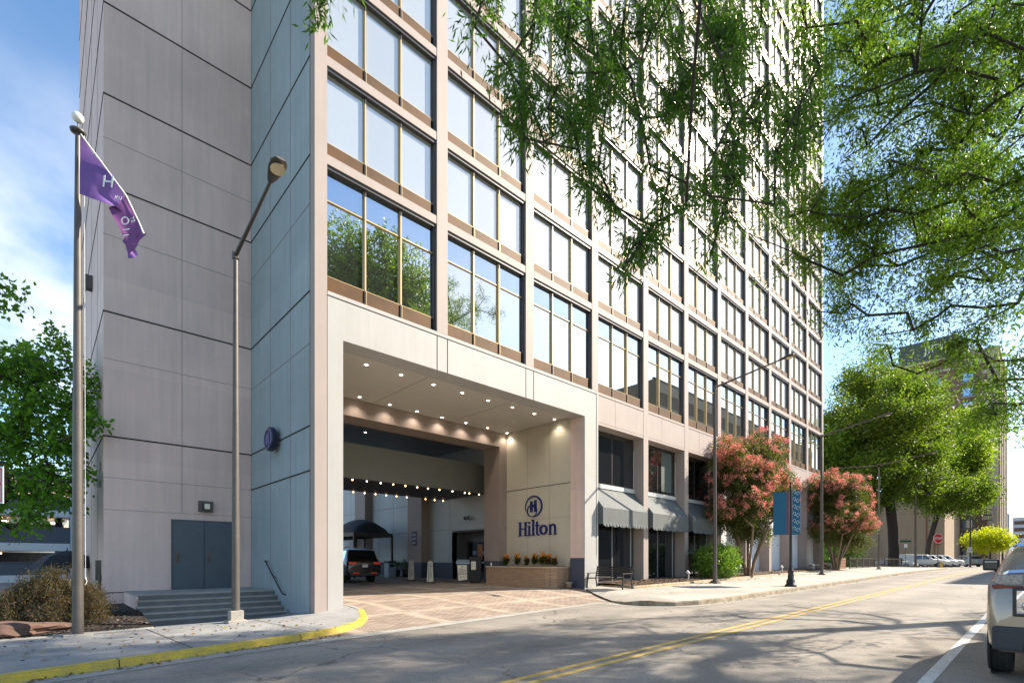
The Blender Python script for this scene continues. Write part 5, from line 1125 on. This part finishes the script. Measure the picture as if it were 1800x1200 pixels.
# ================================================================ TREES
def npmesh(name, V, F, mats, midx=None, parent=None, base=(0, 0, 0), smooth=False):
    V = np.asarray(V, dtype=np.float32) - np.asarray(base, dtype=np.float32); F = np.asarray(F, dtype=np.int32)
    me = bpy.data.meshes.new(name); n, k = F.shape
    me.vertices.add(len(V)); me.vertices.foreach_set('co', V.ravel()); me.loops.add(n * k); me.loops.foreach_set('vertex_index', F.ravel())
    me.polygons.add(n); me.polygons.foreach_set('loop_start', np.arange(0, n * k, k, dtype=np.int32)); me.polygons.foreach_set('loop_total', np.full(n, k, dtype=np.int32))
    for m in mats: me.materials.append(m)
    if midx is not None: me.polygons.foreach_set('material_index', midx.astype(np.int32))
    me.update(calc_edges=True); me.validate()
    o = bpy.data.objects.new(name, me); COL.objects.link(o)
    if parent is not None: o.parent = parent
    return o
def leaves_geo(C, D, Ln, Wd):
    """rhombus leaves: centres, directions, lengths, widths"""
    n = len(C); r = rng.normal(size=(n, 3)); S = np.cross(D, r); S /= np.linalg.norm(S, axis=1, keepdims=True) + 1e-9
    U = np.cross(S, D); L2 = Ln[:, None]; W2 = Wd[:, None] * .5
    V = np.stack([C, C + D * L2 * .45 + S * W2 - U * W2 * .3, C + D * L2, C + D * L2 * .45 - S * W2 - U * W2 * .3], axis=1).reshape(-1, 3)
    F = np.arange(n * 4).reshape(n, 4); return V, F
def twigs(clumps, ntw, nlf, L_, W_, droop=.25, tl=1.0, jit=.25, flat=1.0):
    """leaves strung along short curved twigs radiating from each clump; clumps = array (x,y,z,r)"""
    C = []; D = []; T = []
    for (x, y, z, r) in clumps:
        k = max(2, int(ntw)); c = np.array((x, y, z)); dirs = rng.normal(size=(k, 3)); dirs[:, 2] *= flat; dirs /= np.linalg.norm(dirs, axis=1, keepdims=True)
        ln = r * rng.uniform(.7, 1.25, k) * tl; s0 = c + rng.normal(size=(k, 3)) * r * .30
        for j in range(k):
            t_ = np.linspace(.12, 1, nlf)[:, None]; dr = np.array((0, 0, -1.)) * droop * ln[j]
            P = s0[j] + dirs[j] * ln[j] * t_ + dr * t_ ** 2 * 1.6
            tg = dirs[j] * ln[j] + 3.2 * dr * t_; tg /= np.linalg.norm(tg, axis=1, keepdims=True)
            lf = tg * .75 + rng.normal(size=(nlf, 3)) * .65 + np.array((0, 0, -droop * .8)); lf /= np.linalg.norm(lf, axis=1, keepdims=True)
            C.append(P + rng.normal(size=(nlf, 3)) * jit * L_); D.append(lf)
            T.append((s0[j], s0[j] + dirs[j] * ln[j] * .5 + dr * .4, s0[j] + dirs[j] * ln[j] + dr * 1.6))
    C = np.concatenate(C); D = np.concatenate(D); n = len(C)
    return C, D, L_ * rng.uniform(.7, 1.25, n), W_ * rng.uniform(.75, 1.2, n), T
def grow(trunk, clumps, r0, rmin=.007, bend=.22):
    """connect clumps to the trunk polyline by nearest-node growth; returns segments with radii"""
    P = [Vector(p) for p in trunk]; par = [-1] + list(range(len(P) - 1)); leafn = []
    top = P[-1]; start = P[max(0, len(P) // 3)]
    order = sorted(clumps, key=lambda c: (Vector(c[:3]) - start).length)
    arr = np.array([tuple(p) for p in P])
    dist = np.array([0.0] * len(P)); k0 = max(1, len(P) // 3)
    for c in order:
        q = np.array(c[:3]); d = np.linalg.norm(arr - q, axis=1) + dist * .22
        up = arr[:, 2] - q[2]; d = d + np.where(up > 0, up * .5, 0); d[:k0] += 50
        j = int(np.argmin(d)); a = P[j]; b = Vector(c[:3]); L_ = (b - a).length; n = max(1, int(L_ / .9))
        last = j; off = Vector(rng.normal(size=3)) * L_ * bend
        for i in range(1, n + 1):
            t_ = i / n; p = a.lerp(b, t_) + off * math.sin(math.pi * t_) + (Vector((0, 0, 1)) * L_ * .10 * math.sin(math.pi * t_))
            P.append(p); par.append(last); last = len(P) - 1; arr = np.vstack([arr, np.array(p)]); dist = np.append(dist, dist[par[-1]] + (p - P[par[-1]]).length)
        leafn.append(last)
    w = np.zeros(len(P))
    for l_ in leafn: w[l_] += 1
    for i in range(len(P) - 1, 0, -1): w[par[i]] += w[i]
    rad = np.maximum(rmin, r0 * (w / max(w[0], 1)) ** .5 * .92); nt_ = len(trunk)
    for i in range(nt_): rad[i] = max(rad[i], r0 * (1 - .35 * i / nt_) if i < k0 + 1 else rad[i])
    return P, par, rad
def branch_mesh(name, P, par, rad, m, parent, base, extra=None, er=.006, sides=6):
    V = []; F = []; vi = 0
    def seg(a, b, ra, rb, n):
        nonlocal vi
        d = (b - a)
        if d.length < 1e-4: return
        d.normalize(); x = d.cross(Vector((0, 0, 1)))
        if x.length < 1e-3: x = Vector((1, 0, 0))
        x.normalize(); y = d.cross(x); a = a - d * ra * .4
        for (p, r_) in ((a, ra), (b, rb)):
            for j in range(n):
                an = 2 * math.pi * j / n; V.append(tuple(p + (x * math.cos(an) + y * math.sin(an)) * r_))
        for j in range(n): F.append((vi + j, vi + (j + 1) % n, vi + n + (j + 1) % n, vi + n + j))
        vi += 2 * n
    for i in range(1, len(P)):
        j = par[i]; ra = min(rad[j], rad[i] * 1.35); seg(P[j], P[i], ra, rad[i], 10 if rad[i] > .12 else (sides if rad[i] > .03 else 4))
    if extra:
        for T in extra:
            pts = [Vector(t_) for t_ in T]; seg(pts[0], pts[1], er, er * .8, 3); seg(pts[1], pts[2], er * .8, er * .3, 3)
    o = npmesh(name, V, F, [m], None, parent, base); 
    for p in o.data.polygons: p.use_smooth = True
    return o
BARK = pm('grey_bark', (.085, .065, .05), .9, ns=5, na=.5, bump=.8, bs=14); BARKD = pm('dark_bark', (.045, .035, .028), .9, ns=5, na=.4, bump=.8, bs=14); BARKT = pm('tan_smooth_bark', (.28, .19, .125), .7, ns=3, na=.35)
def tree(name, label, base, trunk, clumps, leaf, lm, ntw, nlf, L_, W_, r0, bark=BARK, group=None, droop=.25, cat='tree', flat=1., twig=True, far=None, crown='crown', er=.006, jit=.25, cap=None):
    t_ = thing(name, label, cat, base, 0, group)
    C, D, A, B, T = twigs(clumps, ntw, nlf, L_, W_, droop, flat=flat, jit=jit)
    if far is not None and len(far):
        C2, D2, A2, B2, T2 = twigs(far, *leaf, droop, flat=flat); C = np.concatenate([C, C2]); D = np.concatenate([D, D2]); A = np.concatenate([A, A2]); B = np.concatenate([B, B2]); T = T
        allc = list(clumps) + list(far)
    else: allc = list(clumps)
    V, F = leaves_geo(C, D, A, B); npmesh(crown, V, F, [lm], None, t_, base)
    P, par, rad = grow(trunk, allc, r0)
    if cap:
        for i, p in enumerate(P):
            q = proj(*p); dp = p.x * FV[0] + p.y * FV[1]
            if i >= len(trunk) and dp > 0 and -200 < q[0] < 2000 and -250 < q[1] < 1200: rad[i] = min(rad[i], cap)
            elif i >= len(trunk): rad[i] = min(rad[i], cap * 3)
    branch_mesh('trunk', P, par, rad, bark, t_, base, T if twig else None, er)
    return t_, C
def ell(cx, cy, cz, rx, ry, rz, n, r, shell=.5, zmin=-1e9):
    res = []
    while len(res) < n:
        v = rng.normal(size=3); v /= np.linalg.norm(v); k = rng.uniform(shell, 1) ** .6
        p = (cx + v[0] * rx * k, cy + v[1] * ry * k, cz + v[2] * rz * k)
        if p[2] > zmin: res.append((*p, r * rng.uniform(.75, 1.25)))
    return res
def lobes(cx, cy, cz, rx, ry, rz, nl, per, r, lr=(.35, .16), zmin=-1e9, top=.9):
    """layered crown: flattened lobes of leaf clumps spread through an ellipsoid, gaps between them"""
    res = []
    for i in range(nl):
        v = rng.normal(size=3); v /= np.linalg.norm(v); k = rng.uniform(.25, 1) ** .5; k *= .78
        x, y, z = cx + v[0] * rx * k, cy + v[1] * ry * k, cz + v[2] * rz * k
        a, b_ = rx * lr[0] * rng.uniform(.7, 1.3), rz * lr[1] * rng.uniform(.7, 1.3)
        for c in ell(x, y, z, a, a * ry / rx, b_, per, r, .1):
            if c[2] > zmin: res.append(c)
    return res
def strands(cells, dens, r):
    """hanging sprays: short chains of clumps drooping from a limb"""
    res = []
    for c in sweep(cells, dens, r):
        a = rng.uniform(0, 6.28); x, y, z = c[0], c[1], c[2] + .62; s = rng.uniform(.05, .16)
        for i in range(rng.integers(3, 6)):
            res.append((x, y, z, r * rng.uniform(.75, 1.15) * (1 - .1 * i))); x += math.cos(a) * s; y += math.sin(a) * s; z -= rng.uniform(.12, .28) * (1 + .2 * i)
    return res
def layers(cells, dens, r):
    """flattened sprays of clumps, like layered oak limbs"""
    res = []
    for c in sweep(cells, dens, r):
        a = rng.uniform(0, 6.28); n = rng.integers(7, 12)
        for i in range(n):
            u = rng.uniform(-1.5, 1.5); v = rng.normal() * .4; res.append((c[0] + math.cos(a) * u - math.sin(a) * v, c[1] + math.sin(a) * u + math.cos(a) * v, c[2] + rng.normal() * .16 - .12 * abs(u), r * rng.uniform(.65, 1.1)))
    return res
def sweep(cells, dens, r, jd=1.):
    """clumps in real space surveyed through the photo: cells = (px, py, rx, ry, depth lo, depth hi, weight)"""
    res = []
    for (cx, cy, rx, ry, d0, d1, wt) in cells:
        n = max(1, int(dens * wt * rx * ry / 1000))
        for _ in range(n):
            a = rng.uniform(0, 6.283); k = math.sqrt(rng.uniform(0, 1)); d = rng.uniform(d0, d1)
            p = at(cx + rx * k * math.cos(a), cy + ry * k * math.sin(a), d); res.append((p.x, p.y, p.z, r * rng.uniform(.7, 1.3)))
    return res
LW1 = leafmat('willow_oak_leaf', (.035, .09, .014), (.08, .155, .024), .45, .42)
LW2 = leafmat('oak_leaf', (.045, .105, .015), (.13, .205, .025), .48, .5)
LMAP = leafmat('maple_leaf', (.055, .14, .02), (.16, .29, .035), .5, .5)
LDK = leafmat('dark_oak_leaf', (.025, .06, .015), (.06, .12, .02), .4, .5)
LOK = leafmat('big_oak_leaf', (.045, .085, .016), (.13, .185, .028), .48, .5)
LJM = leafmat('bronze_maple_leaf', (.10, .05, .025), (.06, .075, .025), .35, .6)
LHG = leafmat('hedge_leaf', (.06, .14, .02), (.17, .27, .05), .3, .4)
LCM = leafmat('crape_leaf', (.045, .06, .016), (.10, .11, .03), .35, .5)
LYL = leafmat('yellow_green_leaf', (.22, .28, .012), (.38, .38, .02), .45, .5)
FLW = leafmat('coral_blossom', (.74, .24, .24), (.88, .44, .33), .3, .7, (1.2, .9, .9, 1))
# --- willow oak B: drooping branches over the road close to the camera
cellsB = [(870, 165, 42, 40, 7.0, 8.0, 1.2), (905, 235, 35, 45, 7.0, 8.0, 1.1), (880, 60, 40, 50, 7, 8.4, .7), (975, 65, 75, 75, 7.2, 9, 1.2), (1060, 120, 55, 70, 7.2, 9, 1.1),
    (1000, 240, 45, 80, 7.2, 8.6, .9), (1055, 290, 55, 50, 7, 8.2, .9), (1045, 355, 38, 40, 7, 8, 1.0), (1080, 205, 50, 60, 7, 9, .8), (1150, 70, 70, 90, 7.5, 9.5, .8), (1180, 220, 45, 60, 7.5, 8.8, 1.0), (1240, 120, 60, 90, 7.5, 9.5, 1.1),
    (1210, 330, 45, 50, 7.5, 8.6, .8), (1150, 430, 45, 42, 7.2, 8.2, 1.1), (1215, 420, 28, 40, 7.2, 8.2, .8), (1275, 300, 40, 50, 7.5, 8.8, .9), (1320, 240, 45, 60, 8, 9.4, 1.0), (1330, 90, 60, 90, 8, 10, 1.2), (1395, 170, 45, 110, 8, 10, 1.2), (1350, 320, 30, 30, 8, 9, .7), (1295, 380, 22, 22, 8, 9, .5),
    (598, -42, 16, 10, 6.8, 7.2, 5), (668, -55, 14, 8, 6.8, 7.2, 4), (760, -110, 120, 30, 7, 9, .5)]
cB = [c for c in strands(cellsB, 1.15, .25) if (lambda q: (q[0] - 1213) ** 2 + (q[1] - 252) ** 2 > 48 ** 2)(proj(*c[:3]))]
farB = ell(3.5, -3, 14, 7, 6, 4.5, 60, .9, .3)
bB = (2.6, -5.2, .1)
tree('willow_oak', 'willow oak across the street whose drooping narrow-leaved twigs hang in front of the facade', bB, [(2.6, -5.2, 0), (2.7, -5.1, 3), (3.0, -4.7, 6), (3.4, -4, 9), (3.8, -3.2, 12), (4.2, -3, 15)], cB, (9, 9, .30, .07), LW1, 7, 14, .145, .026, .42, BARKD, 'willow oaks along the near side of the street', droop=.55, far=farB, er=.003, jit=.6, cap=.018)
# --- willow oak A: big crown in the upper right
cellsA = [(1500, 60, 90, 90, 10, 16, 1.1), (1650, 60, 110, 90, 10, 17, 1.3), (1780, 80, 80, 120, 9, 16, 1.2), (1560, 180, 110, 80, 11, 16, .9), (1720, 230, 90, 90, 10, 15, 1.3), (1470, 300, 35, 80, 13, 16, .35), (1540, 330, 60, 70, 12, 16, .6), (1610, 270, 80, 70, 12, 16, .8),
    (1430, 390, 55, 45, 12, 15, 1.3), (1520, 410, 80, 50, 12, 16, 1.4), (1630, 400, 90, 80, 11, 16, 1.5), (1750, 380, 80, 90, 10, 15, 1.5), (1440, 480, 45, 30, 12, 14, .7), (1560, 520, 70, 45, 12, 15, .9), (1620, 530, 70, 50, 11, 15, 1.0), (1750, 480, 70, 60, 10, 14, 1.1), (1560, 590, 60, 30, 12, 15, .6), (1785, 640, 30, 30, 10, 13, .5), (1690, 600, 50, 25, 11, 14, .6), (1790, 700, 20, 25, 11, 13, .3)]
cA = layers(cellsA, .68, .5)
farA = [c for c in ell(18.0, -6.0, 21.2, 7.0, 3.6, 5.6, 520, 1.0, .15) + ell(16.5, -5, 13, 8, 6, 5, 16, 1.1, .25) if (lambda q: q[0] > 1820 or q[1] < -40)(proj(*c[:3]))]
bA = (15.5, -4.2, .2)
tree('willow_oak', 'large willow oak whose leafy limbs fill the upper right corner', bA, [(15.5, -4.2, 0), (15.6, -4.1, 2.5), (15.9, -3.8, 5), (16.2, -3.2, 8), (16.4, -2.6, 11), (16.8, -2.4, 15)], cA, (9, 9, .34, .10), LW2, 9, 17, .125, .036, .5, BARKD, 'willow oaks along the near side of the street', droop=.28, far=farA, er=.004, jit=.8, cap=.032)
cC = [c for c in ell(28.5, -4.6, 14, 6.5, 5.5, 6.8, 62, .85, .3) + ell(25.5, -7.6, 20, 4.0, 1.8, 3.4, 60, .8, .2) if proj(*c[:3])[1] < 560 or proj(*c[:3])[0] > 1830]
tree('willow_oak', 'willow oak farther along the near side, its crown at the right picture edge', (29, -5.2, .3), [(29, -5.2, 0), (29, -5.1, 3), (28.8, -5, 6), (28.6, -4.8, 9), (28.5, -4.6, 13)], cC, None, LW2, 10, 11, .24, .075, .4, BARKD, 'willow oaks along the near side of the street', twig=False, jit=1., cap=.09)
# --- maple on the left
cM = sweep([(60, 660, 70, 50, 15, 18, .9), (60, 600, 45, 35, 15.5, 18, .6), (20, 700, 90, 80, 15, 18, 1.4), (100, 740, 60, 60, 15, 17.5, 1.0), (140, 650, 30, 40, 15, 16.5, .7), (150, 740, 22, 40, 15, 16.2, .7), (60, 800, 70, 50, 14.5, 17.5, 1.4), (30, 870, 60, 50, 14.5, 17, 1.2), (90, 850, 45, 40, 14.5, 16.5, 1.0), (5, 930, 22, 30, 14.5, 16, .8), (60, 915, 30, 20, 14.5, 16, .6), (-60, 720, 60, 160, 15, 19, .8), (150, 835, 18, 14, 15, 16, .4), (5, 490, 30, 22, 13, 14, .7), (-60, 520, 60, 30, 13, 14, .6)], 3.6, .45)
tree('maple_tree', 'green maple tree left of the flagpole in front of the garage', (-3.4, 22.5, .1), [(-3.4, 22.5, 0), (-3.4, 22.4, 2), (-3.2, 22.2, 4), (-3, 22, 6), (-2.6, 21.8, 8)], cM, None, LMAP, 9, 11, .16, .11, .22, BARK, droop=.2, er=.007, jit=.7)
# --- weeping bronze maple shrub
cJ = []
for _ in range(120):
    a = rng.uniform(0, 6.28); k = math.sqrt(rng.uniform(0, 1)); h_ = 1.3 * math.sqrt(max(0, 1 - k * k)) ** 1 
    cJ.append((.2 + 1.0 * k * math.cos(a), 16.3 + .95 * k * math.sin(a), .36 + .9 * h_ * rng.uniform(.55, 1.0), .26))
tree('weeping_shrub', 'low weeping maple shrub with brown-green feathery leaves behind the flagpole', (.15, 16.3, .3), [(.15, 16.3, .2), (.2, 16.3, .5), (.1, 16.35, .9)], cJ, None, LJM, 12, 16, .07, .016, .07, BARK, cat='shrub', droop=.75, er=.004, jit=.9)
# --- hedge
cH = ell(28.4, 13.05, 1.75, 1.75, .95, .72, 190, .28, .7, 1.0)
tree('hedge_shrub', 'rounded bright green hedge on pale bare stems under the third awning', (28.4, 13.1, .6), [(28.4, 13.1, .5), (28.4, 13.1, .8), (28.4, 13.1, 1.2)], cH, None, LHG, 9, 11, .11, .07, .07, BARKT, cat='shrub', droop=.05, twig=False, jit=1.2)
hd = [o for o in COL.objects if o.get('label', '').startswith('rounded bright green hedge')][0]
w = MB()
for k in range(12):
    x = -1.2 + k * .22 + random.uniform(-.06, .06); w.tube([(x * .6, random.uniform(-.2, .2), -.05), (x * .8, random.uniform(-.3, .2), .5), (x, random.uniform(-.3, .3), 1.1)], [.035, .03, .02], BARKT, 6)
w.build('stems', hd)
# --- crape myrtles
def crape(label, x, y, gz, cz, rx, ry, rz, n, seed, lean=0):
    c_ = lobes(x + lean, y, cz, rx, ry, rz, 26, n // 26, .45, (.34, .24), cz - rz * .95) + ell(x + lean, y, cz, rx * .8, ry * .8, rz * .8, n // 4, .45, .3)
    c_ = [(a, b_, c + (.0 if c > cz else .35 * ((a - x - lean) / rx) ** 2), r) for a, b_, c, r in c_]
    t_ = thing('crape_myrtle', label, 'tree', (x, y, gz), 0, 'crape myrtles in bloom by the hotel wall')
    C, D, A, B, T = twigs(c_, 12, 13, .13, .065, .1, jit=.8); V, F = leaves_geo(C, D, A, B); npmesh('crown', V, F, [LCM], None, t_, (x, y, gz))
    fl = [c for c in c_ if c[2] > cz - rz * .45 and ((c[0] - x - lean) / rx) ** 2 + ((c[1] - y) / ry) ** 2 + ((c[2] - cz) / rz) ** 2 > .38]
    fc_ = []
    for c in fl:
        for _ in range(int(rng.choice([0, 2, 4, 6], p=[.1, .25, .35, .3]))):
            d = np.array(((c[0] - x - lean) / rx, (c[1] - y) / ry, (c[2] - cz) / rz)) + rng.normal(size=3) * .6; d /= np.linalg.norm(d)
            fc_.append((c[0] + d[0] * .42, c[1] + d[1] * .42, c[2] + d[2] * .42, .12))
    C, D, A, B, _ = twigs(fc_, 6, 6, .065, .055, .0, jit=.8); V, F = leaves_geo(C, D, A, B); npmesh('blossom', V, F, [FLW], None, t_, (x, y, gz))
    # several smooth stems from one base
    groups = [[] for _ in range(6)]
    for c in c_:
        a = math.atan2(c[1] - y, c[0] - x - lean); groups[int((a + math.pi) / 6.2832 * 5.999)].append(c)
    Vs = []
    for gi, gc in enumerate(groups):
        if not gc: continue
        a = -math.pi + (gi + .5) / 6 * 6.283; o = Vector((math.cos(a), math.sin(a), 0))
        tr = [Vector((x, y, gz)) + o * .15, Vector((x, y, gz + 1.1)) + o * .35, Vector((x + lean * .4, y, gz + 2.2)) + o * .75, Vector((x + lean * .6, y, gz + 3.2)) + o * 1.1]
        P, par, rad = grow(tr, gc, .085, .01); branch_mesh('stem', P, par, rad, BARKT, t_, (x, y, gz), None)
crape('crape myrtle with pink blossom between the hedge and the blue banner', 32.2, 12.75, .6, 6.4, 4.7, 2.6, 4.1, 470, 1, .35)
crape('crape myrtle with coral blossom at the hotel corner, right of the banner', 50.5, 12.6, .8, 6.3, 5.8, 3.0, 4.1, 500, 2, .9)
# --- big oak at the lot corner and its neighbours
c1 = lobes(82, 15.5, 17.5, 14, 9, 13, 50, 12, .95, (.30, .13), 5.5) + lobes(90, 9.5, 11.5, 9.5, 6, 4.0, 11, 12, .95, (.35, .2), 6.5) + lobes(74, 13, 18, 6, 5, 7, 9, 12, 1.1, (.4, .18))
tree('oak_tree', 'big spreading oak with a thick dark trunk behind the metal fence', (82, 13.95, .8), [(82, 13.95, .5), (82, 13.9, 3), (82, 14, 6), (82.2, 14.3, 9), (82.2, 14.8, 13), (82, 15, 17)], c1, None, LOK, 12, 12, .34, .18, .62, BARKD, 'trees behind the lot', droop=.12, twig=False, jit=1.2)
c2 = lobes(71, 21, 12.5, 7.5, 7, 8, 20, 12, 1.1, (.35, .16), 4)
tree('oak_tree', 'leafy green tree between the hotel corner and the big oak', (70, 21, .8), [(70, 21, .5), (70, 21, 4), (70.4, 21, 8), (70.8, 21, 12)], c2, None, LW2, 12, 11, .32, .18, .4, BARKD, 'trees behind the lot', droop=.12, twig=False, jit=1.2)
c3 = lobes(105, 10.5, 19.5, 8.5, 5.5, 8.5, 24, 14, 1.3, (.35, .16), 9)
tree('oak_tree', 'sunlit yellow-green tree in front of the brick tower', (108, 14, .7), [(108, 14, .5), (108, 13.5, 5), (107.5, 12, 11), (107, 11, 17)], c3, None, leafmat('sunlit_leaf', (.08, .145, .015), (.20, .26, .03), .5), 12, 11, .36, .20, .4, BARKD, 'trees behind the lot', droop=.12, twig=False, jit=1.2)
c4 = ell(62, 17.5, 3.2, 4.5, 2, 1.6, 60, .7, .3, 1.6) + ell(70, 16.5, 3, 4, 2, 1.5, 60, .7, .3, 1.6)
tree('evergreen_shrub', 'dark evergreen bushes growing behind the metal fence', (66, 17, .8), [(66, 17, .7), (66, 17, 1.2), (66, 17, 1.8)], c4, None, LDK, 10, 10, .2, .1, .1, BARKD, cat='shrub', droop=.1, twig=False, jit=1.2)
c5 = ell(121.5, 6.9, 5.4, 4.0, 3.2, 1.9, 110, .75, .3, 3.0)
tree('street_tree', 'small bright yellow-green street tree beyond the junction', (121.5, 6.9, .72), [(121.5, 6.9, .6), (121.5, 6.9, 2), (121.6, 6.9, 3.6), (121.7, 6.9, 4.8)], c5, None, LYL, 10, 10, .26, .17, .16, BARK, droop=.1, twig=False, jit=1.2)
# potted shrubs by the passage wall and grass edge tufts
for i, (x, y) in enumerate(((18.3, 31.4), (18.4, 30.3))):
    t_ = thing('potted_shrub', ('dark potted shrub left of the welcome sign, farther one', 'dark potted shrub left of the welcome sign, nearer one')[i], 'plant', (x, y, zdrive(x, y)), 0, 'potted shrubs by the passage wall')
    w = MB(); w.lathe([(.001, 0), (.22, 0), (.28, .5), (.25, .5), (.001, .45)], BLACK, 12); w.build('pot', t_)
    C, D, A, B, T = twigs(np.array([(x, y, zdrive(x, y) + .8, .35)] * 4), 9, 10, .12, .05, .1); V, F = leaves_geo(C, D, A, B); npmesh('foliage', V, F, [LDK], None, t_, (x, y, zdrive(x, y)))
